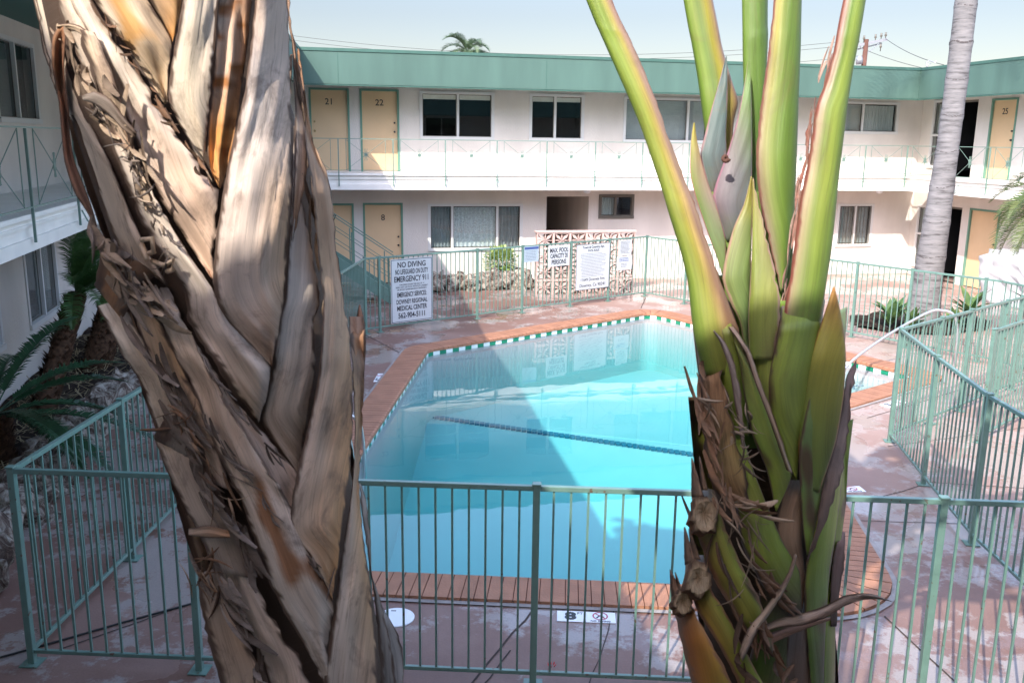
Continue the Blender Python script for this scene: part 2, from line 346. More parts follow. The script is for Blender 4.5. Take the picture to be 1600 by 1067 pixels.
def text(s, size, fr, u, v, z, m, parent, name='lettering', xs=1.0, align='CENTER', ux=1, lie=False, bold=0.0, vdir=None):
    """words as thin raised mesh; fr maps (u, v, z); reads along +u*ux; lie=True lays them flat with +v up"""
    cu = bpy.data.curves.new('t', 'FONT'); cu.body = s; cu.size = size; cu.align_x = align; cu.align_y = 'CENTER'
    cu.extrude = .0008; cu.resolution_u = 3; cu.offset = bold*size
    to = bpy.data.objects.new('t', cu); C.objects.link(to)
    dg = bpy.context.evaluated_depsgraph_get(); me0 = bpy.data.meshes.new_from_object(to.evaluated_get(dg))
    mb = MB()
    for q in me0.vertices:
        x, y, z_ = q.co.x*xs*ux, q.co.y, q.co.z
        mb.v.append(Vector(fr((u+x, v+y, z+z_+.0008))) if lie else Vector(fr((u+x, v+z_+.0008, z+y))))
    for f in me0.polygons: mb.face(tuple(f.vertices))
    bpy.data.objects.remove(to); bpy.data.curves.remove(cu); bpy.data.meshes.remove(me0)
    return mb.build(name, m, parent)

def wall_mesh(mb, u0, u1, z0, z1, holes, v=0.0, deep=.16):
    us = sorted({u0, u1, *[h[0] for h in holes], *[h[1] for h in holes]}); zs = sorted({z0, z1, *[h[2] for h in holes], *[h[3] for h in holes]})
    for i in range(len(us)-1):
        for j in range(len(zs)-1):
            uc, zc = (us[i]+us[i+1])/2, (zs[j]+zs[j+1])/2
            if any(h[0] < uc < h[1] and h[2] < zc < h[3] for h in holes): continue
            mb.quad((us[i], v, zs[j]), (us[i+1], v, zs[j]), (us[i+1], v, zs[j+1]), (us[i], v, zs[j+1]))
    for h in holes:
        a, b, c, d = h[:4]; w_ = v-deep
        mb.quad((a, v, c), (a, w_, c), (a, w_, d), (a, v, d)); mb.quad((b, v, c), (b, w_, c), (b, w_, d), (b, v, d))
        mb.quad((a, v, c), (b, v, c), (b, w_, c), (a, w_, c)); mb.quad((a, v, d), (b, v, d), (b, w_, d), (a, w_, d))
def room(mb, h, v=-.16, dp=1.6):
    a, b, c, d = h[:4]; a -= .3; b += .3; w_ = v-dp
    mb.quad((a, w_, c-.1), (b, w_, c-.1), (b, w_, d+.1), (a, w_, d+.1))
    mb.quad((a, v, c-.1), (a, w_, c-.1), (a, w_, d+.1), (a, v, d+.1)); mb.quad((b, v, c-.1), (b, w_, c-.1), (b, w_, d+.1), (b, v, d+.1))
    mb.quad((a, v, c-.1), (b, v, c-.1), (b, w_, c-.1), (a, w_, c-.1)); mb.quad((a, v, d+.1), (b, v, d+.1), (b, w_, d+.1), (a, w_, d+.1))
def curtain(fr, a, b, c, d, v, pitch, amp, m, parent, name='curtain'):
    mb = MB(fr); n = max(2, int((b-a)/pitch)*4); prev = None
    for i in range(n+1):
        u = a+(b-a)*i/n; vv = v+amp*sin(i*pi/2+.3)*(1+.3*sin(i*1.7))
        q = (mb.p((u, vv, c)), mb.p((u, vv, d)))
        if prev: mb.face((prev[0], q[0], q[1], prev[1]))
        prev = q
    return mb.build(name, m, parent)
def window(fr, parent, h, mull=(), m='alu', blinds=None, hm=None, fw=.045):
    """frame, mullions, one pane mesh and what hangs behind it; h=(u0,u1,z0,z1)"""
    a, b, c, d = h; mb = MB(fr); v0, v1 = -.05, .022
    mb.box(a-.03, b+.03, v0, v1, d-.03, d+.035); mb.box(a-.03, b+.03, v0, v1+.02, c-.045, c+.03)
    mb.box(a-.03, a+fw, v0+.001, v1-.002, c+.03, d-.03); mb.box(b-fw, b+.03, v0+.001, v1-.002, c+.03, d-.03)
    for u in mull: mb.box(u-.03, u+.03, v0+.004, v1-.006, c+.03, d-.03)
    if hm: mb.box(a+fw, b-fw, v0+.006, v1-.008, hm-.03, hm+.03)
    f = mb.build('window', M[m], parent)
    edges = [a+fw, *mull, b-fw]
    pb = MB(fr); sash = MB(fr)
    for i in range(len(edges)-1):
        x0, x1 = edges[i]+(.03 if i else 0), edges[i+1]-(.03 if i < len(edges)-2 else 0)
        pb.box(x0, x1, -.034-.012*(i % 2), -.030-.012*(i % 2), c+.03, d-.03)
        y0 = -.025-.012*(i % 2)
        for q in ((x0, x0+.018, c+.03, d-.03), (x1-.018, x1, c+.03, d-.03), (x0+.018, x1-.018, c+.03, c+.048), (x0+.018, x1-.018, d-.048, d-.03)):
            sash.box(q[0], q[1], y0-.008, y0, q[2], q[3])
    pb.build('pane', M['glass'], f); sash.build('sash', M['bronze'], f)
    for bl in (blinds or []):
        i0, i1, kind = bl[:3]; z0 = bl[3] if len(bl) > 3 else c+.05
        x0, x1 = edges[i0]+.02, edges[i1]-.02
        if kind == 'v': curtain(fr, x0, x1, z0, d-.06, -.12, .085, .022, M['blind'], f, 'vertical_blind')
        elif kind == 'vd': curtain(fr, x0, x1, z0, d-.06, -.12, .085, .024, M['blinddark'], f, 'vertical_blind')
        elif kind == 'lace': curtain(fr, x0, x1, z0, d-.06, -.11, .11, .02, M['lace'], f)
        elif kind == 'h':
            hb = MB(fr); k = z0
            while k < d-.05: hb.bar((x0, -.10, k), (x1, -.10, k), .022, .002, up=(0, 0, 1)); hb.quad((x0, -.10, k), (x1, -.10, k), (x1, -.088, k+.022), (x0, -.088, k+.022)); k += .028
            hb.build('venetian_blind', M['blind'], f)
        elif kind == 'pull':   # rolled blind at head
            hb = MB(fr); hb.box(x0, x1, -.11, -.07, d-.16, d-.04); hb.build('rolled_blind', M['blind'], f)
    return f
def door(fr, parent, u0, u1, z0, z1, num=None, knob='R', knobm='black', ux=1, label=None):
    mb = MB(fr); mb.box(u0+.03, u1-.03, -.07, -.035, z0+.012, z1-.03)
    d = mb.build('door', M['door'], parent); 
    fb = MB(fr); w_ = .04
    fb.box(u0-.02, u0+.03, -.10, .016, z0, z1+.02); fb.box(u1-.03, u1+.02, -.10, .016, z0, z1+.02); fb.box(u0+.03, u1-.03, -.10, .014, z1-.03, z1+.02)
    fb.build('door_frame', M['doorframe'], d)
    kb = MB(fr); ku = u1-.1 if knob == 'R' else u0+.1
    for z, r in ((z0+.98, .028), (z0+1.20, .024)):
        kb.tube([(ku, -.036, z), (ku, -.006, z), (ku, .012, z)], [r*.8, r, r*.7], 10)
    kb.build('door_knob', M[knobm], d)
    if num: text(num, .21, fr, (u0+u1)/2, -.034, z0+1.68, M['black'], d, 'door_number', ux=ux, bold=.012)
    return d
def starburst(mb, u, v, z, big=.10):
    for k in range(12):
        a = pi*k/12+.0; l = big*(1.35 if k in (5, 6, 7) else .75)
        if k in (0, 1, 11): l = big*.55
        mb.bar((u-l*cos(a), v, z-l*sin(a)*1.0), (u+l*cos(a), v, z+l*sin(a)*1.0), .007, .007, up=(0, 0, 1))
def railing(fr, parent, posts, v, zt, zb, lw=.016):
    """balcony railing: rails, posts, and X panels with starbursts; one mesh per bay"""
    mb = MB(fr); u0, u1 = min(posts), max(posts)
    mb.bar((u0, v, zt), (u1, v, zt), .026, .016)
    rl = mb.build('balcony_railing', M['rail'], parent)
    for u in posts:
        pb = MB(fr); pb.box(u-.013, u+.013, v-.013, v+.013, zb-.30, zt-.011); pb.build('rail_post', M['rail'], rl)
    for a, b in zip(posts[:-1], posts[1:]):
        pb = MB(fr); g = (b-a)*.14; x0, x1 = a+g, b-g; zl = zb+.07
        pb.bar((a+.016, v, zl), (b-.016, v, zl), .016)
        for x in (x0, x1): pb.bar((x, v, zl+.008), (x, v, zt-.011), .010)
        pb.bar((x0, v+.004, zl+.01), (x1, v+.004, zt-.02), .008); pb.bar((x0, v-.004, zt-.02), (x1, v-.004, zl+.01), .008)
        starburst(pb, (x0+x1)/2, v+.008, (zl+zt)/2, .105)
        pb.build('rail_panel', M['rail'], rl)
    return rl
def slab(fr, parent, u0, u1, ov, mitre0=0, mitre1=0):
    """balcony floor with its stepped edge; mitre shifts the outer corner"""
    mb = MB(fr)
    def bx(v0, v1, z0, z1):
        i = [mb.p(c) for c in ((u0, v0, z0), (u1, v0, z0), (u1+mitre1*v1, v1, z0), (u0+mitre0*v1, v1, z0), (u0, v0, z1), (u1, v0, z1), (u1+mitre1*v1, v1, z1), (u0+mitre0*v1, v1, z1))]
        for f in ((3, 2, 1, 0), (4, 5, 6, 7), (0, 1, 5, 4), (1, 2, 6, 5), (2, 3, 7, 6), (3, 0, 4, 7)): mb.face([i[k] for k in f])
    bx(0, ov, SLAB_B, SLAB_B+.135); bx(0, ov-.035, SLAB_B+.135, FLOOR2-.14); bx(0, ov-.01, FLOOR2-.14, FLOOR2-.11); bx(0, ov-.03, FLOOR2-.11, FLOOR2-.05); bx(0, ov+.02, FLOOR2-.05, FLOOR2)
    return mb.build('balcony_floor', M['trim'], parent)
def roofslab(name, pts, parent):
    mb = MB(lambda c: W(c[0], c[1], c[2])); mb.prism(pts, SOFF, ROOF_T-.012); mb.m = [1, 0]+[1]*len(pts)
    return mb.build(name, [M['roofing'], M['greensoffit']], parent)
def fascia(parent, line, inward):
    """green board along a polyline of (s, n); inward = thickness direction per point"""
    mb = MB(lambda c: W(c[0], c[1], c[2]))
    for k in range(len(line)-1):
        a, b = line[k], line[k+1]; ia, ib = inward[k], inward[k+1]
        def ring(p, i, z0, z1, out=0, th=.09): return [mb.p((p[0]-i[0]*out, p[1]-i[1]*out, z)) for z in (z0, z1)]+[mb.p((p[0]+i[0]*th, p[1]+i[1]*th, z)) for z in (z1, z0)]
        for z0, z1, out in ((FAS_B+.035, ROOF_T-.05, 0), (FAS_B, FAS_B+.035, -.012), (ROOF_T-.05, ROOF_T+.02, .018)):
            mb.mi = 1 if out else 0
            r1, r2 = ring(a, ia, z0, z1, out), ring(b, ib, z0, z1, out)
            for q in range(4): mb.face((r1[q], r1[(q+1) % 4], r2[(q+1) % 4], r2[q]))
            mb.face(r1); mb.face(r2)
    return mb.build('roof_fascia', [M['fascia'], M['fasciacap']], parent)

OV, FOV = 1.20, 1.40           # overhang of balcony and of far roof
SR = 10.65                     # inner edge of the right wing's roof and balcony
SL, SL2 = -6.95, -5.35                     # roof edge of the left wing
NR = 24.25                     # roof edge of the wing behind the camera
# ------------------------------------------------------------------ far wing
fw = empty('apartment_building', W(0, 0), 'white stucco wing across the pool with green roof edge and doors 21 and 22', 'building')
wins = [(-2.43, -.574, 3.70, 4.80), (.405, 1.82, 3.70, 4.80), (2.96, 5.34, 3.69, 4.78), (8.88, 11.07, 4.00, 4.80), (-2.24, .214, .86, 2.0), (9.47, 10.57, .84, 1.98), (2.36, 3.295, 1.68, 2.245)]
drs = [(-5.15, -4.215, FLOOR2, 4.83, '21', 'L'), (-3.92, -2.99, FLOOR2, 4.83, '22', 'R'), (-5.1, -4.17, 0, 2.03, '7', 'L'), (-3.90, -2.93, 0, 2.04, '8', 'R')]
hall = (.89, 2.05, 0, 2.22)
mb = MB(FAR); wall_mesh(mb, -9.4, 11.85, 0, SOFF, wins+[d[:4] for d in drs]+[hall]); mb.mi = 1
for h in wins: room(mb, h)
mb.mi = 0
wl = mb.build('wall', [M['stucco'], M['room']], fw)
mb = MB(FAR); a, b, c, d = hall                                    # passage through the building
mb.quad((a, -.16, 0), (a, -6, 0), (a, -6, d), (a, -.16, d)); mb.quad((b, -.16, 0), (b, -6, 0), (b, -6, d), (b, -.16, d)); mb.quad((a, -.16, d), (b, -.16, d), (b, -6, d), (a, -6, d)); mb.quad((a, -6, 0), (b, -6, 0), (b, -6, d), (a, -6, d))
mb.build('passage', M['stucco'], fw)
for d in drs: door(FAR, fw, *d[:4], num=d[4], knob=d[5], knobm='brass' if d[4] in '217' else 'black')
window(FAR, fw, wins[0], (-1.486,), blinds=[(0, 1, 'pull'), (1, 2, 'pull')])
window(FAR, fw, wins[1], (1.066,), blinds=[(0, 1, 'pull'), (1, 2, 'pull')])
window(FAR, fw, wins[2], (3.75, 4.75), blinds=[(0, 1, 'h'), (1, 2, 'h'), (2, 3, 'h')])
window(FAR, fw, wins[3], (9.973,), m='alu', blinds=[(0, 1, 'h'), (1, 2, 'v')])
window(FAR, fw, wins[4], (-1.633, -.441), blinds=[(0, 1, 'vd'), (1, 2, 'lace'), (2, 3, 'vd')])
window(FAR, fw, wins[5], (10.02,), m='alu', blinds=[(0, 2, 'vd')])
window(FAR, fw, wins[6], (2.80,), m='bronze', blinds=[(0, 1, 'v')])
# security bars in front of the lower right window
mb = MB(FAR)
for k in range(10): u = 9.55+k*.105; mb.bar((u, .04, .86), (u, .04, 1.96), .012)
mb.build('window_bars', M['bronze'], fw)
slab(FAR, fw, -9.4, 11.85, OV, mitre1=-1.0)
roofslab('roof', [(-20, -9), (22, -9), (22, FOV-.09), (SR-.1, FOV-.09), (-20, FOV-.09)], fw)
fascia(fw, [(-5.5, FOV), (SR, FOV)], [(0, -1), (.7, -.7)])
mb = MB(FAR)                                                      # joints and drip stains on the fascia boards
for u in (-4.5, .45, 5.6, 8.1): mb.box(u, u+.012, FOV, FOV+.004, FAS_B+.04, ROOF_T-.07)
mb.build('fascia_joint', M['fasciacap'], fw)
posts_far = [-5.82, -4.532, -3.244, -1.984, -.71, .548, 1.802, 3.052, 4.31, 5.57, 6.83, 8.09, 9.359, SR-.03]
railing(FAR, fw, posts_far, OV+.035, 3.645, FLOOR2)
mb = MB(FAR)
for u in (-5.75, -.68, 3.08, 8.0): mb.tube([(u, OV+.03, 2.72), (u-.05, OV+.07, 2.60), (u-.02, OV+.10, 2.50), (u+.04, OV+.08, 2.56), (u+.01, OV+.02, 2.66)], .009, 6)
mb.build('wire_hook', M['rail'], fw)
for u, v in ((1.75, .8), (10.25, .7)):
    mb = MB(FAR); mb.tube([(u, v, SLAB_B-.002), (u, v, SLAB_B-.05), (u, v, SLAB_B-.09), (u, v, SLAB_B-.11)], [.09, .09, .07, .02], 16); mb.build('ceiling_lamp', M['white'], fw)

# ------------------------------------------------------------------ right wing
rw = empty('apartment_building', W(11.85, 2), 'white stucco wing at the right with door 25 behind the grey palm trunk', 'building')
rwin = [(.5, 1.02, 3.1, 4.86), (.29, .86, .29, 1.97), (4.6, 6.0, .9, 2.0), (4.7, 6.1, 3.75, 4.8)]
rdr = [(2.75, 3.62, FLOOR2, 4.83, '25', 'R'), (2.42, 3.49, 0, 2.05, None, 'R')]
opn = [(1.10, 2.23, FLOOR2, 4.86), (1.0, 2.10, 0, 2.05)]
mb = MB(RIGHTW); wall_mesh(mb, 0, 26, 0, SOFF, rwin+[d[:4] for d in rdr]+opn); mb.mi = 1
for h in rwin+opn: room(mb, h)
mb.mi = 0
mb.build('wall', [M['stucco'], M['room']], rw)
for d in rdr: door(RIGHTW, rw, *d[:4], num=d[4], knob=d[5], ux=1)
window(RIGHTW, rw, rwin[0], (), hm=3.95, blinds=[(0, 1, 'v', 4.0)])
window(RIGHTW, rw, rwin[1], (), hm=1.2, blinds=[(0, 1, 'v', 1.25)])
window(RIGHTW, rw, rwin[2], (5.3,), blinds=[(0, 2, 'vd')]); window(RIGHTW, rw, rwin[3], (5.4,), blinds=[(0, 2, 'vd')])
for h in opn:                                                     # sliding glass leaf behind the openings
    mb = MB(RIGHTW); mb.box(h[0]+.02, h[0]+.07, -.12, -.07, h[2], h[3]); mb.box(h[1]-.06, h[1]-.01, -.12, -.07, h[2], h[3]); mb.box(h[0]+.07, h[1]-.06, -.12, -.07, h[3]-.06, h[3]); f = mb.build('sliding_door', M['bronze'], rw)
    mb = MB(RIGHTW); mb.box(h[0]+.07, h[0]+.30, -.10, -.095, h[2]+.03, h[3]-.06); mb.build('pane', M['glass'], f)
slab(RIGHTW, rw, OV, 26, OV, mitre0=0)
roofslab('roof', [(22, FOV-.088), (22, 30), (SR+.09, 30), (SR+.09, FOV-.088)], rw)
fascia(rw, [(SR, FOV), (SR, 30)], [(.7, -.7), (1, 0)])
pr = [1.25, 2.79, 3.08, 4.37, 5.6, 6.9, 8.2, 9.5, 10.8, 12.1, 13.4]
railing(RIGHTW, rw, pr, OV+.035, 3.645, FLOOR2)
mb = MB(RIGHTW)
for u in (3.4,): mb.tube([(u, OV+.03, 2.72), (u-.05, OV+.07, 2.60), (u-.02, OV+.10, 2.50), (u+.04, OV+.08, 2.56)], .009, 6)
mb.build('wire_hook', M['rail'], rw)

# ------------------------------------------------------------------ left wing
lw = empty('apartment_building', W(-9.4, 10), 'shaded white side wing at the left edge with starburst balcony railing over dark windows', 'building')
lwin = [(7.15, 8.86, .82, 1.98), (10.15, 11.9, .82, 1.98), (4.1, 5.4, .82, 1.98), (7.3, 9.3, 3.86, 5.0), (12.6, 14.4, 3.86, 5.0), (13.4, 15.1, .82, 1.98)]
mb = MB(LEFTW); wall_mesh(mb, 0, 26, 0, SOFF, lwin); mb.mi = 1
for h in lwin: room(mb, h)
mb.mi = 0
mb.build('wall', [M['stucco'], M['room']], lw)
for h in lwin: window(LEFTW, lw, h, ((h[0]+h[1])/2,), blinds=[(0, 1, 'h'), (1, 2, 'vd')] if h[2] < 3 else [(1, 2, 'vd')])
slab(LEFTW, lw, OV, 26, 1.3)
roofslab('roof', [(-20, FOV-.088), (SL2-.09, FOV-.088), (SL-.09, NR), (SL-.09, 34), (-20, 34)], lw)
fascia(lw, [(SL2, FOV), (SL, NR)], [(-1, 0), (-.7, .7)])
railing(LEFTW, lw, [1.3, 2.6, 3.9, 5.2, 6.5, 7.75, 9.05, 11.05, 13.03, 15.0, 17.0], 1.335, 3.73, FLOOR2)
mb = MB(LEFTW)
mb.tube([(10.9, 1.33, 2.72), (10.85, 1.38, 2.58), (10.75, 1.40, 2.52), (10.6, 1.38, 2.54), (10.55, 1.34, 2.62)], .009, 6); mb.build('wire_hook', M['rail'], lw)

# ------------------------------------------------------------------ wing that the photographer stands on
bw = empty('apartment_building', W(0, 27), 'white stucco wing with the balcony that overlooks the pool from the near side', 'building')
BACK = lambda c: W(c[0], 27-c[1], c[2])
mb = MB(BACK); hs = [(-3.5, -1.7, 3.7, 4.8), (1, 2.8, 3.7, 4.8), (5, 7, 3.7, 4.8), (-3.5, -1.7, .86, 2.0), (1, 2.8, .86, 2.0), (5, 7, .86, 2.0)]
wall_mesh(mb, -9.4, 11.85, 0, SOFF, hs); mb.mi = 1
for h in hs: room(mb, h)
mb.mi = 0; mb.build('wall', [M['stucco'], M['room']], bw)
for h in hs: window(BACK, bw, h, ((h[0]+h[1])/2,))
mb = MB(BACK); mb.box(-9.4, 11.85, 0, 3.2, SLAB_B, FLOOR2); mb.build('balcony_floor', M['trim'], bw)
roofslab('roof', [(SL-.091, NR+.09), (SR+.091, NR+.09), (SR+.091, 36), (SL-.091, 36)], bw)
fascia(bw, [(SL, NR), (SR, NR)], [(-.7, .7), (.7, .7)])

# ------------------------------------------------------------------ pool
def rounded(poly, rads, n=7):
    out = []
    for k, (p, r) in enumerate(zip(poly, rads)):
        p = Vector(p); a = Vector(poly[k-1]); b = Vector(poly[(k+1) % len(poly)])
        if r <= 0: out.append(tuple(p)); continue
        da, db = (a-p).normalized(), (b-p).normalized(); ang = da.angle(db); t_ = r/math.tan(ang/2)
        cc = p+(da+db).normalized()*r/sin(ang/2); s0 = p+da*t_-cc; s1 = p+db*t_-cc
        a0 = math.atan2(s0.y, s0.x); a1 = math.atan2(s1.y, s1.x); dd = (a1-a0+pi) % (2*pi)-pi
        for i in range(n+1): q = a0+dd*i/n; out.append((cc.x+r*cos(q), cc.y+r*sin(q)))
    return out
def offset(poly, d):
    """parallel outline outside (counter-clockwise input)"""
    n = len(poly); out = []
    for k in range(n):
        a, p, b = Vector(poly[k-1]), Vector(poly[k]), Vector(poly[(k+1) % n])
        d1, d2 = (p-a).normalized(), (b-p).normalized(); n1, n2 = Vector((d1.y, -d1.x)), Vector((d2.y, -d2.x))
        m_ = (n1+n2).normalized(); out.append(tuple(p+m_*d/max(.35, m_.dot(n1))))
    return out
cpoly = [(-1.95, 7.26), (2.86, 6.955), (3.44, 11.83), (6.10, 13.95), (6.62, 14.32), (3.03, 19.62), (-1.50, 15.68)]
crad = [.15, .42, .12, .1, .12, .28, .35]
inner = rounded(cpoly, crad)
outer = offset(inner, .40)
WL = -.078                      # water level
pool = empty('swimming_pool', (1, 13, 0), 'turquoise swimming pool with brick-orange coping and a green and white tile band', 'swimming pool')
mb = MB()
n = len(inner); LZ, LY, LK = -1.25, 14.78, .423
def depth_at(x, y):            # floor slopes from shallow far end to deep near end
    k = (y-LY)+(x-1)*LK     # signed distance from the break line
    return LZ if k > 0 else max(-2.4, LZ+k*.25)
dense = []
for k in range(n):
    a, b = Vector(inner[k]), Vector(inner[(k+1) % n]); q_ = max(1, int((b-a).length/.3)); dense += [tuple(a.lerp(b, i/q_)) for i in range(q_)]
ring_t = [mb.p((x, y, -.02)) for x, y in dense]; ring_b = [mb.p((x, y, depth_at(x, y)-.02)) for x, y in dense]; nn_ = len(dense)
for k in range(nn_): mb.face((ring_t[k], ring_t[(k+1) % nn_], ring_b[(k+1) % nn_], ring_b[k]))
# floor: grid clipped to the outline through a fan of triangles on a fine lattice
bmf = bmesh.new(); vs = [bmf.verts.new((x, y, 0)) for x, y in offset(inner, .03)]; bmf.faces.new(vs)
for i in range(1, 14): bmesh.ops.bisect_plane(bmf, geom=bmf.verts[:]+bmf.edges[:]+bmf.faces[:], plane_co=(0, 7+i*.9, 0), plane_no=Vector((LK, 1, 0)).normalized())
for q in bmf.verts: q.co.z = depth_at(q.co.x, q.co.y)
bmf.verts.index_update(); base_i = len(mb.v)
for q in bmf.verts: mb.v.append(q.co.copy())
for f in bmf.faces: mb.face([base_i+q.index for q in f.verts])
bmf.free()
mb.build('basin', M['plaster'], pool)
# coping as bricks laid across, with narrow joints
def polyline_len(p): return [0]+[sum((Vector(p[(i+1) % len(p)])-Vector(p[i])).length for i in range(k+1)) for k in range(len(p))]
mb = MB()
cum = polyline_len(inner); total = cum[-1]; nb = int(total/.105)
def along(poly, ref, s_):
    s_ %= total
    for k in range(len(ref)):
        if cum[k] <= s_ <= cum[k+1]+1e-9:
            f_ = (s_-cum[k])/(cum[k+1]-cum[k]); a, b = Vector(poly[k]), Vector(poly[(k+1) % len(poly)]); return a+(b-a)*f_
    return Vector(poly[0])
random.seed(3)
inn2 = offset(inner, -.025)
for i in range(nb):
    s0 = total*i/nb+.004; s1 = total*(i+1)/nb-.004; h = .036+random.uniform(-.0015, .0015)
    c = [along(inn2, inner, s0), along(inn2, inner, s1), along(outer, inner, s1), along(outer, inner, s0)]
    b_ = [mb.p((q.x, q.y, -.02)) for q in c]; t_ = [mb.p((q.x, q.y, h-(.012 if j < 2 else 0))) for j, q in enumerate(c)]
    mid = [mb.p((q.x, q.y, h)) for q in (c[0].lerp(c[3], .07), c[1].lerp(c[2], .07))]
    mb.face((t_[0], t_[1], mid[1], mid[0])); mb.face((mid[0], mid[1], t_[2], t_[3]))
    for j in range(4): mb.face((b_[j], b_[(j+1) % 4], t_[(j+1) % 4], t_[j]))
mb.build('coping', M['coping'], pool)
mb = MB(); io = offset(inner, -.02); oo = offset(inner, .395)
for k in range(n):
    a, b, c, d = io[k], io[(k+1) % n], oo[(k+1) % n], oo[k]; mb.quad((*a, .026), (*b, .026), (*c, .026), (*d, .026))
mb.build('coping_mortar', mat('dark_brick_joint', (.13, .055, .035), .9, .2), pool)
# pale joint line round the coping
mb = MB(); o1 = offset(inner, .402); o2 = offset(inner, .455)
for k in range(n):
    a, b, c, d = o1[k], o1[(k+1) % n], o2[(k+1) % n], o2[k]
    mb.quad((*a, .012), (*b, .012), (*c, .012), (*d, .012))
mb.build('expansion_joint', M['caulk'], pool)
# waterline tiles
mb = MB(); nt_ = int(total/.145); nt_ += nt_ % 2; it = offset(inner, -.008)
for i in range(nt_):
    s0, s1 = total*i/nt_, total*(i+1)/nt_; mb.mi = i % 2
    k0 = [along(it, inner, s0)]; 
    for k in range(n):
        if s0+1e-4 < cum[k] < s1-1e-4: k0.append(Vector(it[k]))
    k0.append(along(it, inner, s1-1e-4))
    for a, b in zip(k0[:-1], k0[1:]): mb.quad((a.x, a.y, -.098), (b.x, b.y, -.098), (b.x, b.y, -.012), (a.x, a.y, -.012))
mb.build('waterline_tiles', [M['tileg'], M['tilew']], pool)
# tile line on the floor where it starts to slope
mb = MB(); k1 = []
for i in range(56):
    x0 = -1.47+i*.092; mb.mi = 0; y0 = LY-(x0-1)*LK
    mb.box(x0, x0+.08, y0-.075, y0-.005, LZ-.02, LZ+.015); mb.box(x0, x0+.08, y0+.005, y0+.075, LZ-.02, LZ+.015)
mb.build('floor_tile_line', M['tiled'], pool)
# entry steps in the narrow far-right arm
e2, e1, d1, d2 = Vector((6.10, 13.95)), Vector((6.62, 14.32)), Vector((-.782, -.623)), Vector((-.561, .828))
for k in range(3):
    mb = MB(); mb.prism([tuple(e2), tuple(e1), tuple(e1+d2*.42*(k+1)), tuple(e2+d1*.36*(k+1))], -1.6, -.26-.2*k); mb.build('pool_step', M['plaster'], pool)
mb = MB()
for k, (cx, cy) in enumerate(((5.80, 14.45), (5.35, 14.25))):
    ps = [Vector((cx+.16*cos(a_*.3+1.1), cy+.22*sin(a_*.3+1.1), -.25-.2*k)) for a_ in range(8)]
    for a, b in zip(ps[:-1], ps[1:]): mb.bar(a, b, .035, .01)
mb.build('step_marking', M['tiled'], pool)
water = MB(); wi = offset(inner, .004)
water.prism(wi, -2.6, WL); wob = water.build('pool_water', M['water']); tag(wob, kind='structure')

# ------------------------------------------------------------------ ground with the pool cut out
bm = bmesh.new()
ov_ = [bm.verts.new(q) for q in ((-300, -200, 0), (300, -200, 0), (300, 600, 0), (-300, 600, 0))]
iv = [bm.verts.new((x, y, 0)) for x, y in offset(inner, .2)]
es = [bm.edges.new((L_[i], L_[(i+1) % len(L_)])) for L_ in (ov_, iv) for i in range(len(L_))]
bmesh.ops.triangle_fill(bm, edges=es, use_beauty=True)
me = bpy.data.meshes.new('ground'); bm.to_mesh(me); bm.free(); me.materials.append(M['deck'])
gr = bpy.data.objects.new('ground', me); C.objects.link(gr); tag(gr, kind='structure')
# control joints and cracks in the concrete
mb = MB()
def crack(p0, p1, wd=.012, jit=.0, n_=1):
    a, b = Vector(p0), Vector(p1); pr_ = a; dd = (b-a).normalized(); nn = Vector((-dd.y, dd.x))
    for i in range(1, n_+1):
        q = a.lerp(b, i/n_)+nn*random.uniform(-jit, jit)*(i < n_); w1 = wd/2
        mb.quad((*(pr_-nn*w1), .004), (*(pr_+nn*w1), .004), (*(q+nn*w1), .004), (*(q-nn*w1), .004)); pr_ = q
random.seed(5)
crack((-.50, 5.0), (.215, 6.70), .016, .012, 8); crack((-.42, 5.0), (.02, 6.05), .012, .01, 6); crack((.5, 5.4), (.87, 6.72), .008, .012, 7)
crack((3.0, 6.62), (3.25, 5.0), .014, .004, 4); crack((-3.3, 5.95), (-1.9, 7.3), .016, .006, 6); crack((3.75, 9.0), (4.75, 9.6), .012, .01, 4); crack((3.4, 8.5), (4.6, 8.45), .01, .01, 5)
crack((-1.95, 15.5), (-3.0, 17.3), .02, .005, 4); crack((-5.3, 12.9), (-3.2, 12.3), .014, .004, 3); crack((-4.9, 9.6), (-2.35, 9.4), .014, .004, 3)
crack((2.9, 20.2), (3.2, 21.6), .018, 0, 1); crack((-.3, 19.3), (-3.5, 20.6), .02, .01, 4); crack((4.2, 16.2), (7.0, 17.9), .012, 0, 2)
crack((4.9, 12.0), (9.5, 15.5), .014, .01, 5); crack((4.6, 9.6), (8.8, 9.0), .014, .01, 5); crack((4.7, 10.8), (9, 12.5), .012, .01, 5); crack((5.6, 15.9), (4.1, 16.3), .012, .01, 2)
tag(mb.build('ground_joints', mat('joint_dirt', (.06, .045, .04), .9, .2)), kind='structure')  # thin dark strips mark the joints and cracks

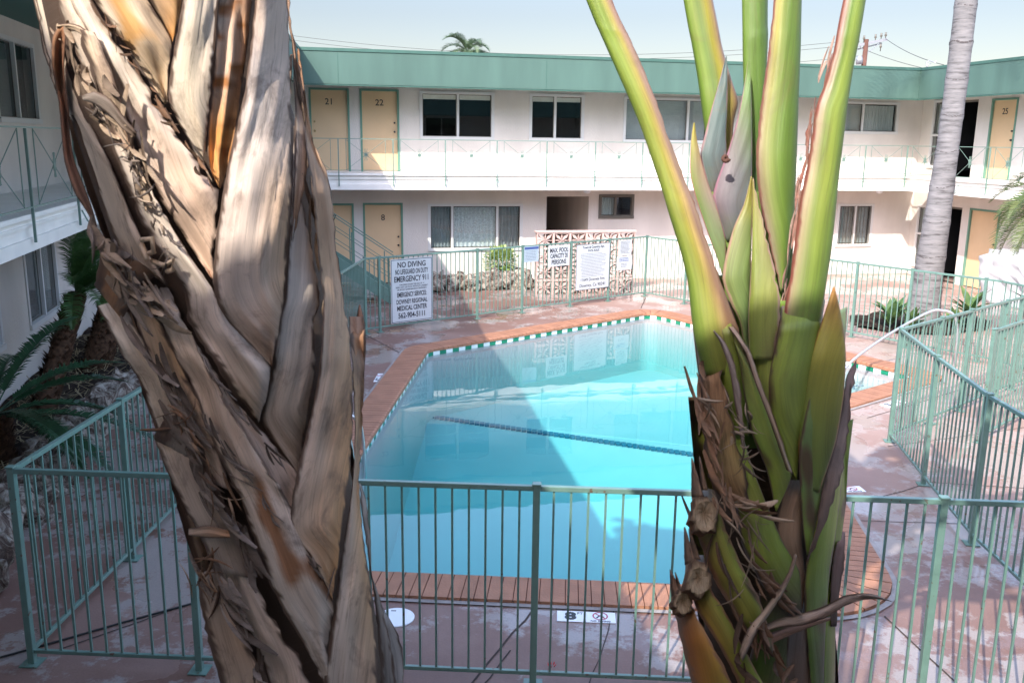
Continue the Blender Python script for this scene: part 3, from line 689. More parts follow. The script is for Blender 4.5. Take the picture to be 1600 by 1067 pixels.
# ------------------------------------------------------------------ pool fence
def v2(a): return Vector((a[0], a[1], 0))
RAILZ = 1.445
def fence(label, pts, posts, name='pool_fence', gate=False, flip=0, plates=True, z0=0.0):
    """pts: corner points; posts: world distances along each leg; pickets are one mesh per bay"""
    root = empty(name, v2(pts[0]), label, 'gate' if gate else 'fence', 'seafoam green picket fencing round the pool')
    for (a, b), ps in zip(zip(pts[:-1], pts[1:]), posts):
        A_, B_ = v2(a), v2(b); L_ = (B_-A_).length; d = (B_-A_)/L_; nrm = Vector((-d.y, d.x, 0))
        for nm, z, h in (('top_rail', RAILZ, .035), ('bottom_rail', .10, .028)):
            mb = MB(); mb.bar(A_+Z3*z, B_+Z3*z, .038 if z > 1 else .028, h); mb.build(nm, M['fence'], root, bevel=.004)
        for s_ in ps:
            c = A_+d*s_; mb = MB()
            mb.bar(c+Z3*.0, c+Z3*(RAILZ+.02), .047, .047, up=nrm); mb.bar(c+Z3*(RAILZ+.02), c+Z3*(RAILZ+.034), .060, .060, up=nrm)
            mb.build('fence_post', M['fence'], root, bevel=.004)
            if plates:
                mb = MB(); mb.bar(c+Z3*.004, c+Z3*.012, .13, .13, up=nrm); 
                mb.build('base_plate', M['fence'], root)
        st = sorted(set([0, L_]+list(ps)))
        for s0, s1 in zip(st[:-1], st[1:]):
            if s1-s0 < .2: continue
            n_ = max(1, round((s1-s0)/.112)); mb = MB()
            for k in range(1, n_):
                c = A_+d*(s0+(s1-s0)*k/n_); mb.bar(c+Z3*.113, c+Z3*(RAILZ-.017), .0145, .0145, up=nrm, cap=False)
            mb.build('picket_panel', M['fence'], root)
    return root
nl, nr_ = (-3.37, 5.80), (4.25, 5.40)
fence('green picket fence nearest the camera running across in front of the pool', [nl, nr_], [[0, 1.21, 3.55, 6.16, 7.6]])
fence('green picket fence in shade along the left side of the pool', [(-3.37, 5.83), (-3.30, 8.9), (-3.0, 13.0), (-2.80, 17.02)], [[1.62], [0, 2.0], [0, 2.0]])
FA, FB = (-2.80, 17.05), (3.207, 21.84)
fence('green picket fence at the far side of the pool carrying the notice boards', [FA, FB], [[0, .31, 2.638, 3.844, 5.244, 6.439, 7.683]])
fence('green picket fence beyond the pool crossing in front of the grey palm trunk', [(3.23, 21.81), (8.25, 15.25), (8.55, 14.2)], [[1.24, 2.32, 4.0, 5.58, 6.69, 8.02], [1.05]])
RC = (4.80, 11.0)
fence('green picket fence at the right running toward the camera from the steps', [RC, (4.56, 9.40), (4.36, 7.98), (4.26, 5.45)], [[0, 1.5], [1.42], [1.2]])
fence('green picket fence at the right running back from the corner toward the covered furniture', [(4.83, 11.03), (7.75, 13.62), (8.5, 14.15)], [[1.12, 2.05, 3.3, 3.88], [.9]])
fence('green picket gate standing open behind the right-hand fence corner', [(5.95, 11.0), (7.3, 12.25)], [[0, .06, 1.78, 1.84]], name='pool_gate', gate=True)
# diagonal brace wires seen low on the far fence are doubled bottom rails
# ------------------------------------------------------------------ signs hung on the far fence
fd = (v2(FB)-v2(FA)).normalized(); fn = Vector((fd.y, -fd.x, 0))   # fn points to the camera side
SIGN = lambda c: v2(FA)+fd*c[0]+fn*(.03+c[1])+Z3*c[2]
def board(name, label, u0, u1, z0, z1, m, tilt=0, border=None, cat='sign'):
    root = empty(name, SIGN(((u0+u1)/2, 0, z0)), label, cat)
    mb = MB(SIGN); mb.box(u0, u1, 0, .006, z0, z1); mb.build('board', m, root)
    if border:
        mb = MB(SIGN); w_ = border[0]; e = border[1]
        for q in ((u0+e, u1-e, z1-e-w_, z1-e), (u0+e, u1-e, z0+e, z0+e+w_), (u0+e, u0+e+w_, z0+e+w_, z1-e-w_), (u1-e-w_, u1-e, z0+e+w_, z1-e-w_)): mb.box(q[0], q[1], .006, .0075, q[2], q[3])
        mb.build('border', border[2], root)
    return root
def lines(root, u0, u1, zs, h, m, seed=1, indent=.0, name='small_print'):
    """rows of print too small to read"""
    rr = random.Random(seed); mb = MB(SIGN)
    for z in zs:
        u = u0+rr.uniform(0, indent); end = u1-rr.uniform(0, (u1-u0)*.22)
        while u < end:
            w_ = rr.uniform(.02, .06); mb.box(u, min(u+w_, end), .006, .0075, z-h/2, z+h/2); u += w_+.011
    mb.build(name, m, root)
T = lambda root, s, u, z, h, xs=1, m='ink', bold=.02, name='lettering': text(s, h*1.38, SIGN, u, .0072, z, M[m], root, name, xs=xs, bold=bold)
r = board('warning_sign', 'tall white no diving sign with bold black emergency lettering, leftmost on the far fence', .545, 1.50, .14, 1.395, M['signw'], border=(.010, .014, M['ink']))
u = 1.02
T(r, 'NO DIVING', u, 1.272, .108, .84); T(r, 'NO LIFEGUARD ON DUTY', u, 1.135, .098, .47); T(r, 'EMERGENCY 911', u, .993, .112, .70)
T(r, 'CHILDREN UNDER THE AGE OF 14', u, .885, .034, .78, bold=0); T(r, 'SHALL NOT USE POOL WITHOUT A PARENT', u, .838, .034, .78, bold=0); T(r, 'OR ADULT GUARDIAN IN ATTENDANCE', u, .790, .034, .78, bold=0)
T(r, 'EMERGENCY SERVICES:', u, .687, .095, .505); T(r, 'DOWNEY REGIONAL', u, .548, .09, .60); T(r, 'MEDICAL CENTER', u, .420, .095, .65); T(r, '562-904-5111', u, .275, .108, .76)
r = board('notice_sign', 'small pale blue notice with dark heading strip left of the breeze block screen', 3.86, 4.26, 1.10, 1.44, M['signb'])
mb = MB(SIGN); mb.box(3.865, 4.255, .006, .0075, 1.375, 1.425); mb.build('heading_strip', M['inkb'], r); lines(r, 3.89, 4.23, [1.34-.032*k for k in range(7)], .008, M['inkg'], 4)
r = board('capacity_sign', 'white sign reading max pool capacity 20 persons on the far fence', 4.54, 5.16, .955, 1.415, M['signw'])
T(r, 'MAX. POOL', 4.85, 1.305, .10, .74); T(r, 'CAPACITY 20', 4.85, 1.180, .10, .62); T(r, 'PERSONS', 4.85, 1.045, .10, .76)
r = board('rules_sign', 'large framed white pool rules board on the far fence', 5.37, 6.42, .345, 1.39, M['signw'], border=(.014, .0, M['inkg']))
T(r, 'Town & Country Apt.', 5.9, 1.315, .058, .95, 'ink', .01); T(r, 'POOL RULES', 5.9, 1.235, .05, .9, 'ink', .01)
lines(r, 5.50, 6.34, [1.165-.0345*k for k in range(16)], .009, M['inkg'], 8, .05)
T(r, '11649 Downey Ave.', 5.9, .575, .072, .95, 'ink', 0); T(r, 'Downey, Ca 90241', 5.9, .445, .078, .98, 'ink', 0)
r = board('notice_sign', 'white printed notice, upper of two right of the pool rules board', 6.72, 7.13, 1.05, 1.415, M['signw']); lines(r, 6.76, 7.09, [1.38-.03*k for k in range(10)], .011, M['inkg'], 9)
r = board('notice_sign', 'white notice with blue print, lower of two right of the rules board', 6.66, 7.16, .71, 1.035, M['signw']); lines(r, 6.74, 7.06, [.99-.034*k for k in range(3)], .014, M['inkb'], 10); lines(r, 6.80, 7.02, [.86-.036*k for k in range(3)], .012, M['inkg'], 11)

# ------------------------------------------------------------------ flat markers on the deck
def decktile(label, c, ang, txt, w_=.46):
    root = empty('depth_marker', (c[0], c[1], 0), label, 'pool marker')
    d = Vector((cos(ang), sin(ang), 0)); nn = Vector((-d.y, d.x, 0)); fr = lambda q: Vector((c[0], c[1], 0))+d*q[0]+nn*q[1]+Z3*q[2]
    mb = MB(fr); mb.box(-w_/2, w_/2, -.08, .08, .001, .006); mb.build('tile', M['white'], root)
    mb = MB(fr); mb.box(-w_*.02-.004, -w_*.02+.004, -.08, .08, .006, .0075); mb.build('tile_joint', M['inkg'], root)
    text(txt, .15, fr, -w_*.27, 0, .0065, M['ink'], root, 'depth_number', lie=True, bold=.05, xs=1.15); text('FT', .045, fr, -w_*.27+.075, .045, .0065, M['ink'], root, 'lettering', lie=True)
    mb = MB(fr); cx = w_*.24
    for i in range(24):
        a0, a1 = 2*pi*i/24, 2*pi*(i+1)/24
        mb.quad((cx+.05*cos(a0), .018+.05*sin(a0), .0072), (cx+.05*cos(a1), .018+.05*sin(a1), .0072), (cx+.062*cos(a1), .018+.062*sin(a1), .0072), (cx+.062*cos(a0), .018+.062*sin(a0), .0072))
    mb.bar((cx-.038, .056, .0070), (cx+.038, -.02, .0070), .010, .001); mb.build('prohibition_ring', M['inkr'], root)
    mb = MB(fr); mb.bar((cx-.03, -.012, .0066), (cx, .03, .0066), .014, .001); mb.bar((cx, .03, .0066), (cx+.03, 0, .0066), .012, .001); mb.build('diver_figure', M['ink'], root)
    text('NO DIVING', .030, fr, cx, -.062, .0065, M['ink'], root, 'lettering', lie=True, bold=.02)
decktile('white 8 ft no diving tile in the deck at the near pool edge', (.615, 6.54), -.05, '8')
decktile('white no diving tile in the deck at the left pool edge', (-2.05, 13.8), pi/2, '5', .5)
decktile('white no diving tile set in the deck just right of the green palm trunk', (3.62, 9.33), 0.1, '6')
decktile('white no diving tile at the right below the steps beside the fence corner', (5.55, 12.72), .65, '3')
sk = empty('skimmer_lid', (-.88, 6.49, 0), 'round white skimmer cover in the deck beside the brown trunk', 'skimmer lid')
mb = MB(); mb.tube([(-.88, 6.49, .001), (-.88, 6.49, .010), (-.88, 6.49, .013)], [.145, .145, .135], 32); mb.build('lid', M['white'], sk)
mb = MB(); mb.box(-.93, -.89, 6.575, 6.585, .0135, .0155); mb.build('lid_slot', M['black'], sk)
# fallen red blossom
mb = MB(); random.seed(2)
for k in range(7):
    a = k*.9; c = Vector((.314+.014*cos(a), 5.83+.014*sin(a), .012)); d = Vector((cos(a), sin(a), .8))*.013
    i = [mb.p(c), mb.p(c+d+Vector((-d.y, d.x, 0))*.5), mb.p(c+d*1.5+Z3*.01), mb.p(c+d-Vector((-d.y, d.x, 0))*.5)]; mb.face(i)
tag(mb.build('fallen_flower', M['red'], local=(.314, 5.83, 0)), 'small crumpled red blossom lying on the deck below the near fence', 'flower')
# cable at the lower left
mb = MB(); pts = [(-4.3, 5.72, .012), (-3.7, 5.80, .012), (-3.45, 5.98, .012), (-2.95, 6.36, .012), (-2.5, 6.68, .012), (-2.1, 6.86, .012)]
mb.tube(pts, .008, 6)
for k in range(3): mb.tube([(-3.82+.07*cos(a*.5), 5.80+.05*sin(a*.5), .012+.008*k) for a in range(14)], .006, 5)
tag(mb.build('cable', M['cable'], local=(-3.6, 5.9, 0)), 'thin black cable lying across the deck at the lower left', 'cable')

# ------------------------------------------------------------------ handrails
def arc_rail(name, label, pts, m='chrome', rad=.021, cat='handrail'):
    # Catmull-Rom smoothing
    P_ = [Vector(q) for q in pts]; out = []
    for k in range(len(P_)-1):
        p0, p1, p2, p3 = P_[max(k-1, 0)], P_[k], P_[k+1], P_[min(k+2, len(P_)-1)]
        for i in range(6):
            t_ = i/6; out.append(.5*((2*p1)+(p2-p0)*t_+(2*p0-5*p1+4*p2-p3)*t_*t_+(3*p1-p0-3*p2+p3)*t_**3))
    out.append(P_[-1]); mb = MB(); mb.tube(out, rad, 10)
    return tag(mb.build(name, M[m], local=(P_[0].x, P_[0].y, 0)), label, cat)
arc_rail('ladder_rail', 'curved steel ladder rail showing just beside the brown trunk', [(-1.74, 10.35, -.6), (-1.77, 10.35, .20), (-1.84, 10.35, .40), (-1.97, 10.35, .46), (-2.18, 10.35, .36), (-2.22, 10.35, .0)])
arc_rail('ladder_rail', 'second curved ladder rail at the left pool edge mostly hidden by the brown trunk', [(-1.76, 9.8, -.6), (-1.80, 9.8, .20), (-1.86, 9.8, .42), (-1.94, 9.8, .46), (-2.12, 9.8, .36), (-2.16, 9.8, .0)])
arc_rail('step_handrail', 'long sloping pale steel handrail over the far-right pool steps', [(5.28, 14.2, -.35), (5.38, 14.28, .12), (6.10, 14.72, .52), (6.95, 15.12, .88), (7.25, 15.15, .95), (7.5, 15.1, .80), (7.56, 15.05, .0)], rad=.022)

# ------------------------------------------------------------------ outdoor stair by door 8
st = empty('stairway', W(-3.4, 2.4), 'green steel stairway with thin handrails climbing left in front of door 8', 'stairway')
def stp(k): return -3.55-k*.265, .18*k
for side in (2.0, 3.0):
    mb = MB(FAR); mb.bar((-3.30, side, -.0), (-7.2, side, 2.66), .05, .26, up=(0, 0, 1)); mb.build('stringer', M['fence'], st)
    mb = MB(FAR)
    for h in (.88, .60, .32): mb.bar((-3.35, side, .16+h), (-7.2, side, 2.78+h), .022 if h > .8 else .014)
    for k in range(0, 13, 3): s_, z = stp(k); mb.bar((s_, side, z+.05), (s_, side, z+1.08), .026)
    mb.build('handrail', M['fence'], st)
mb = MB(FAR)
for k in range(1, 15): s_, z = stp(k); mb.box(s_-.28, s_+.03, 2.03, 2.97, z-.045, z)
mb.build('stair_treads', M['concrete'], st)

# ------------------------------------------------------------------ breeze block screen
br = empty('breeze_block_screen', W(.08, 2.2), 'pink breeze block screen of star-patterned blocks in front of the far wing', 'screen wall')
mb = MB(FAR); U0, NU, BW, BH, n0, n1 = .08, 6, .415, .385, 2.12, 2.28
for i in range(NU):
    for j in range(4):
        a, b = U0+i*BW, U0+(i+1)*BW; c, d = -.04+j*BH, -.04+(j+1)*BH; w_ = .026
        mb.box(a, a+w_, n0, n1, c, d); mb.box(b-w_, b, n0, n1, c, d); mb.box(a+w_, b-w_, n0, n1, c, c+w_); mb.box(a+w_, b-w_, n0, n1, d-w_, d)
        mx, mz = (a+b)/2, (c+d)/2; y0, y1 = n0+.015, n1-.012
        for k in range(8):                                  # eight tapered petals meet in the middle
            an = k*pi/4+(0 if k % 2 else 0); R_ = (BW/2-w_) if k % 2 == 0 else (BW/2-w_)*1.32
            ex, ez = mx+R_*cos(an), mz+R_*sin(an)*BH/BW; px_, pz_ = -sin(an), cos(an)
            wi_ = .012 if k % 2 == 0 else .034
            q = [(mx, mz), (mx+(ex-mx)*.55+px_*wi_, mz+(ez-mz)*.55+pz_*wi_), (ex, ez), (mx+(ex-mx)*.55-px_*wi_, mz+(ez-mz)*.55-pz_*wi_)]
            f0 = [mb.p((x, y0, z)) for x, z in q]; f1 = [mb.p((x, y1 if z_i != 0 else y1+.004, z)) for z_i, (x, z) in enumerate(q)]
            mb.face(f0); mb.face(f1)
            for e in range(4): mb.face((f0[e], f0[(e+1) % 4], f1[(e+1) % 4], f1[e]))
mb.build('block_lattice', M['breeze'], br)
mb = MB(FAR); mb.box(U0-.03, U0+NU*BW+.03, n0-.015, n1+.015, -.04+4*BH, 0+4*BH); mb.build('cap_course', M['breeze'], br)

# ------------------------------------------------------------------ rocks and planting
def rockmesh(seed, sx, sy, sz):
    bm = bmesh.new(); bmesh.ops.create_icosphere(bm, subdivisions=3, radius=1)
    for v in bm.verts:
        p = v.co.normalized(); f_ = 1+.6*noise.noise(p*1.3+Vector((seed*3.1, 0, 0)))+.38*noise.noise(p*3.1+Vector((0, seed*1.7, 0)))+.16*noise.noise(p*7+Vector((seed, 0, 0)))
        v.co = Vector((p.x*sx, p.y*sy, p.z*sz))*f_
    me = bpy.data.meshes.new('rock'); bm.to_mesh(me); bm.free(); me.materials.append(M['rock'])
    for q in me.polygons: q.use_smooth = q.index % 3 != 0
    return me
rocks = [rockmesh(k, .27+.05*(k % 3), .21, .23+.03*(k % 2)) for k in range(6)]
random.seed(11)
def putrock(p, sc, group, label, k, rz=None):
    o = bpy.data.objects.new('border_rock', rocks[k % 6]); C.objects.link(o); o.location = p
    o.rotation_euler = (random.uniform(-.3, .3), random.uniform(-.3, .3), random.uniform(0, 6.28) if rz is None else rz); o.scale = (sc, sc*random.uniform(.8, 1.1), sc*random.uniform(.8, 1.2))
    tag(o, label, 'rock', group)
bl = [(-4.42, 6.9), (-4.62, 7.6), (-4.78, 8.2), (-4.93, 8.8), (-5.05, 9.35), (-5.18, 10.0), (-5.28, 10.6), (-5.36, 11.2), (-5.42, 11.8), (-5.5, 12.45), (-5.55, 13.1), (-5.6, 13.8), (-5.65, 14.5), (-5.7, 15.2), (-5.75, 16.0), (-4.2, 6.2)]
for k, q in enumerate(bl): putrock((q[0], q[1], .10), random.uniform(.95, 1.35), 'pale rocks edging the left bed', 'pale ridged rock in the shaded border of the left planting bed', k)
for k in range(14):
    s_ = -2.6+k*.2; putrock(W(s_, 1.28+.12*sin(k*2.3), .14+.08*(k % 2)), random.uniform(.75, 1.15), 'rocks edging the bed under the far window', 'rough brown rock in the border of the bed below the wide far window', k+1)
# beds of dark mulch
def bed(name, pts, h, m='soil'):
    bm = bmesh.new(); vs = [bm.verts.new((x, y, 0)) for x, y in pts]; bm.faces.new(vs)
    for ax in range(2):
        for i in range(60):
            co = [0, 0, 0]; lo = min(q[ax] for q in pts); hi = max(q[ax] for q in pts); co[ax] = lo+(hi-lo)*(i+.5)/60; no = [0, 0, 0]; no[ax] = 1
            bmesh.ops.bisect_plane(bm, geom=bm.verts[:]+bm.edges[:]+bm.faces[:], plane_co=co, plane_no=no)
    for v in bm.verts: v.co.z = h+.09*noise.noise(v.co*1.7)+.05*noise.noise(v.co*6)
    me = bpy.data.meshes.new(name); bm.to_mesh(me); bm.free(); me.materials.append(M[m]); o = bpy.data.objects.new(name, me); C.objects.link(o); return tag(o, kind='structure')
wl2 = lambda s_, n_: (W(s_, n_).x, W(s_, n_).y)
bed('left_bed_soil', [wl2(-9.38, 2), (-5.7, 16.6), (-5.35, 11.5), (-4.9, 8.9), (-4.35, 6.7), (-4.1, 5.4), wl2(-9.38, 17.5)], .10)
bed('far_bed_soil', [wl2(-2.6, .01), wl2(-2.6, 1.2), wl2(.1, 1.2), wl2(.1, .01)], .16)
bed('right_bed_soil', [(7.0, 18.4), (7.6, 17.75), (8.6, 17.6), (9.7, 18.2), (10.2, 19.0), (9.6, 19.9), (8.2, 19.9), (7.3, 19.4)], .035)
# mulch litter: fine dry debris nobody could count
mb = MB(); random.seed(21)
for k in range(3200):
    s_ = random.uniform(-9.3, -7.0); n_ = random.uniform(4, 17); p = W(s_, n_)
    if p.x > -5.1+(p.y-10)*-.1-.2: continue
    a = random.uniform(0, pi); l = random.uniform(.03, .12); d = Vector((cos(a), sin(a), random.uniform(-.25, .5)))*l; wv = Vector((-sin(a), cos(a), 0))*.006
    c = p+Z3*(.13+.09*noise.noise(Vector((p.x, p.y, 0))*1.7)+random.uniform(0, .05)); mb.quad(c-d-wv, c-d+wv, c+d+wv, c+d-wv)
tag(mb.build('mulch_litter', M['deadfrond']), 'dry leaf litter strewn over the dark left planting bed', 'leaf litter', kind='stuff')

def frond(mb, p, dirv, L_, droop, ll, n=46, wd=.020, vee=.6, stem=.18, tipf=.25):
    """pinnate frond: curved rachis, two rows of narrow leaflets (one mesh)"""
    p = Vector(p); d = Vector(dirv).normalized(); side0 = d.cross(Z3).normalized(); pts = [p.copy()]; ds = [d.copy()]; seg = L_/n; q = p.copy()
    for i in range(n):
        d = (d+Vector((0, 0, -droop/n))).normalized(); q = q+d*seg; pts.append(q.copy()); ds.append(d.copy())
    mb.tube(pts[::3]+[pts[-1]], [max(.003, .012*(1-i/len(pts[::3]))) for i in range(len(pts[::3])+1)], 4, False)
    for i in range(int(n*stem), n+1):
        t_ = (i/n-stem)/(1-stem); l = ll*(.55+.9*t_*(1-t_)*2)*(1-.72*max(0, t_-.7)/.3)
        dd = ds[i]; sd_ = dd.cross(Z3); sd_ = sd_.normalized() if sd_.length > .1 else side0; up = sd_.cross(dd).normalized()
        for sg in (-1, 1):
            ld = (sd_*sg+dd*.75+up*vee*random.uniform(.6, 1.2)).normalized(); wv = dd*wd*.5
            a = pts[i]; m_ = a+ld*l*.5; e = a+ld*l-Z3*l*tipf*random.uniform(.6, 1.4)
            i0 = [mb.p(a-wv), mb.p(a+wv), mb.p(m_+wv), mb.p(m_-wv), mb.p(e)]; mb.face(i0[:4]); mb.face((i0[3], i0[2], i0[4]))
def scaly(root, pts, rads, m, name='trunk', seed=0, scl=.11):
    mb = MB(); mb.tube(pts, rads, 14); rr = random.Random(seed); P_ = [Vector(q) for q in pts]
    for k in range(420):
        t_ = rr.random()*(len(P_)-1); i = min(int(t_), len(P_)-2); c = P_[i].lerp(P_[i+1], t_-i); r_ = rads[i]+(rads[i+1]-rads[i])*(t_-i)
        a = rr.uniform(0, 2*pi); o_ = Vector((cos(a), sin(a), 0)); tg = Vector((-sin(a), cos(a), 0)); b_ = c+o_*r_*.94
        s_ = scl*rr.uniform(.6, 1.2); i0 = [mb.p(b_-tg*s_*.5), mb.p(b_+tg*s_*.5), mb.p(b_+o_*s_*.55+Z3*s_*.8)]; mb.face(i0); mb.face((mb.p(b_-tg*s_*.4-Z3*s_*.3), i0[0], i0[2]))
    return mb.build(name, m, root)
def palm(name, label, cat, base, top, r0, r1, nf, L_, droop, ll, m, elev=(.2, 1.1), seed=0, skip=None, group=None, trunkm='boots', dirs=None):
    random.seed(seed); root = empty(name, (base[0], base[1], 0), label, cat, group)
    B, Tp = Vector(base), Vector(top); pts = [B.lerp(Tp, i/6) for i in range(7)]; rads = [r0+(r1-r0)*i/6 for i in range(7)]
    if trunkm == 'boots': scaly(root, pts, rads, M['boots'], seed=seed)
    for k in range(nf):
        a, e = dirs[k] if dirs else (2*pi*k/nf*2.4+random.uniform(-.2, .2), random.uniform(*elev))
        mb = MB(); frond(mb, Tp, (cos(a)*cos(e), sin(a)*cos(e), sin(e)), L_*random.uniform(.85, 1.1), droop*random.uniform(.8, 1.2), ll, **({'n': 64, 'wd': .03} if m == 'cycad' else {})); mb.build('frond', M[m], root)
    return root
palm('date_palm', 'leaning pygmy date palm with shaggy brown trunk against the left wall', 'palm', W(-8.72, 11.2, .05), W(-8.5, 9.75, 1.42), .15, .13, 26, 1.2, 1.5, .26, 'datepalm', seed=5, dirs=[(-1.2+(k*.37) % 3.3, .55+(k*.61) % .85) for k in range(26)])
palm('date_palm', 'darker date palm stump with yellow-flecked scales close behind the brown trunk', 'palm', W(-8.6, 8.7, .0), W(-8.35, 7.9, 1.15), .22, .20, 8, .7, 2.2, .2, 'datepalm', seed=6, dirs=[(-1.4+k*.3, .3) for k in range(8)])
cyc = [(a, e) for a, e in ((1.05, .42), (.80, .22), (.30, .12), (1.42, .85), (-.25, .15), (1.9, .6), (2.6, .5), (3.4, .4), (4.2, .3), (5.0, .4), (5.7, .35), (1.05, .55), (-.6, .4))]
palm('sago_palm', 'dark feathery sago palm spreading from the left edge over the planting bed', 'palm', (-5.75, 9.6, .0), (-5.72, 9.6, .62), .19, .17, 13, 1.85, .9, .21, 'cycad', seed=9, dirs=cyc)
palm('date_palm', 'sunlit date palm whose arching fronds enter at the right edge', 'palm', (at(1690, 420, 16.6).x, 16.6, .0), at(1665, 322, 16.4), .13, .12, 44, 1.5, 2.5, .34, 'frond', (.0, 1.2), 12)
palm('feather_palm', 'distant feathery palm top showing above the far roof', 'palm', (-1.75, 35, 0), (-1.78, 35, 6.75), .2, .16, 22, 1.15, 2.1, .35, 'farpalm', (.1, 1.3), 15)

# tall ringed trunk at the right
kp = empty('ringed_palm', (8.9, 19.0, 0), 'tall smooth grey ringed palm trunk rising out of frame at the right', 'palm')
base = Vector((8.62, 18.85, 0)); mb = MB(); pts = []; rads = []
tp = at(1508, -40, 19.2); ang_d = (tp-Vector((8.62, 18.85, .2)))
for i in range(90):
    t_ = i/89*1.55; c = Vector((8.62, 18.85, .0))+ang_d*t_+Vector((.10*sin(t_*2.2), 0, 0))
    ringz = (i*.5) % 1; r_ = (.30-.10*min(1, t_*1.9)+.02*(1-t_/1.6)) + (.010 if i % 6 == 0 else 0)+.006*noise.noise(Vector((0, 0, i*.7)))
    if t_ < .12: r_ += (.12-t_)*.45
    pts.append(c); rads.append(max(.17, r_))
mb.tube(pts, rads, 22); mb.build('trunk', M['greytrunk'], kp)
mb = MB(); random.seed(4)
for i in range(0, 90, 6):                                     # leaf scars
    c, r_ = pts[i], rads[i]
    for k in range(40):
        a = 2*pi*k/40+random.uniform(-.05, .05)
        if random.random() < (.35 if i % 12 else .15): continue
        dz = .022*sin(3*a+i)+random.uniform(-.006, .006); q0 = c+Vector((cos(a), sin(a), 0))*(r_+.002)+Z3*dz; q1 = c+Vector((cos(a+.17), sin(a+.17), 0))*(r_+.002)+Z3*(dz+random.uniform(-.008, .008)); h = random.uniform(.006, .016)*(2.2 if i == 48 else 1)
        mb.quad(q0, q1, q1+Z3*h, q0+Z3*h)
mb.build('leaf_scars', M['wood'] if False else mat('dark_leaf_scar', (.09, .08, .08), .9, .1), kp)
top = pts[-1]
for k in range(11):
    mb = MB(); a = k*2.4; frond(mb, top, (cos(a)*.8, sin(a)*.8, random.uniform(.2, .9)), 3.0, 2.0, .6, 30, .035); mb.build('frond', M['farpalm'], kp)

def bush(name, label, c, R_, n, m, cat='shrub', ls=.07, group=None, stems=True, pot=None, h=None):
    root = empty(name, c, label, cat, group); rr = random.Random(sum(ord(q) for q in label)); c = Vector(c); h = h or R_
    mb = MB()
    for k in range(n):
        v = Vector((rr.gauss(0, 1), rr.gauss(0, 1), rr.gauss(0, 1))).normalized(); r_ = R_*rr.uniform(.55, 1.08); q = c+Vector((v.x*r_, v.y*r_, v.z*r_*h/R_+h))
        d = (v+Vector((rr.uniform(-.6, .6), rr.uniform(-.6, .6), rr.uniform(-.2, .6)))).normalized(); sd_ = d.cross(Z3).normalized(); l = ls*rr.uniform(.7, 1.4)
        mb.face([mb.p(q), mb.p(q+d*l*.5+sd_*l*.28), mb.p(q+d*l), mb.p(q+d*l*.5-sd_*l*.28)])
    mb.build('foliage', m, root); mb = MB()
    for k in range(6):
        a = k*1.05; mb.tube([c, c+Vector((cos(a)*R_*.3, sin(a)*R_*.3, h)), c+Vector((cos(a)*R_*.6, sin(a)*R_*.6, h*1.6))], [.012, .009, .004], 5)
    mb.build('stem', M['wood'], root); return root
bush('variegated_shrub', 'round pale green variegated shrub above the rocks under the far window', W(-.50, .80, .30), .40, 1500, M['shrub'], h=.33, ls=.10)
def paddle(label, c, n, hgt, m='croton', pot=False, group='leafy plants in the bed beyond the far right fence', seed=0, spread=.35):
    root = empty('potted_plant' if pot else 'leafy_plant', c, label, 'plant', group); rr = random.Random(seed); c = Vector(c); zb = .0
    if pot:
        mb = MB(); mb.tube([c, c+Z3*.24, c+Z3*.245, c+Z3*.28], [.11, .15, .165, .165], 18); mb.build('pot', M['pot'], root); zb = .26
    lf = MB()
    for k in range(n):
        a = rr.uniform(0, 2*pi); e = rr.uniform(.45, 1.35); d = Vector((cos(a)*cos(e), sin(a)*cos(e), sin(e))); L_ = hgt*rr.uniform(.6, 1); b_ = c+Z3*(zb+rr.uniform(0, hgt*.35)); sd_ = d.cross(Z3).normalized(); prev = None; q = b_.copy()
        for i in range(6):
            t_ = i/5; w_ = hgt*.16*sin(pi*min(1, .12+t_*.95))**.8*(t_ > .0)+.002; d2_ = (d+Vector((0, 0, -t_*.8*spread))).normalized(); 
            r3 = [lf.p(q-sd_*w_+Z3*w_*.3), lf.p(q), lf.p(q+sd_*w_+Z3*w_*.3)]
            if prev: lf.face((prev[0], prev[1], r3[1], r3[0]), True); lf.face((prev[1], prev[2], r3[2], r3[1]), True)
            prev = r3; q = q+d2_*L_/5
    lf.build('leaves', M[m], root)
paddle('low glossy-leaved plant, leftmost in the bed beyond the far right fence', (7.72, 18.25, .04), 20, .62, seed=1)
paddle('glossy-leaved plant just right of the leftmost one in the far right bed', (8.02, 17.98, .04), 16, .5, seed=2)
paddle('short leafy plant at the right foot of the grey palm trunk', (8.95, 18.1, .04), 14, .42, seed=3)
paddle('leafy plant in a dark pot right of the grey palm trunk', (9.35, 18.3, .0), 16, .60, pot=True, seed=4)
paddle('broad-leaved plant in a black pot in front of the plastic-wrapped furniture', (10.95, 18.9, .0), 14, .72, pot=True, seed=5)
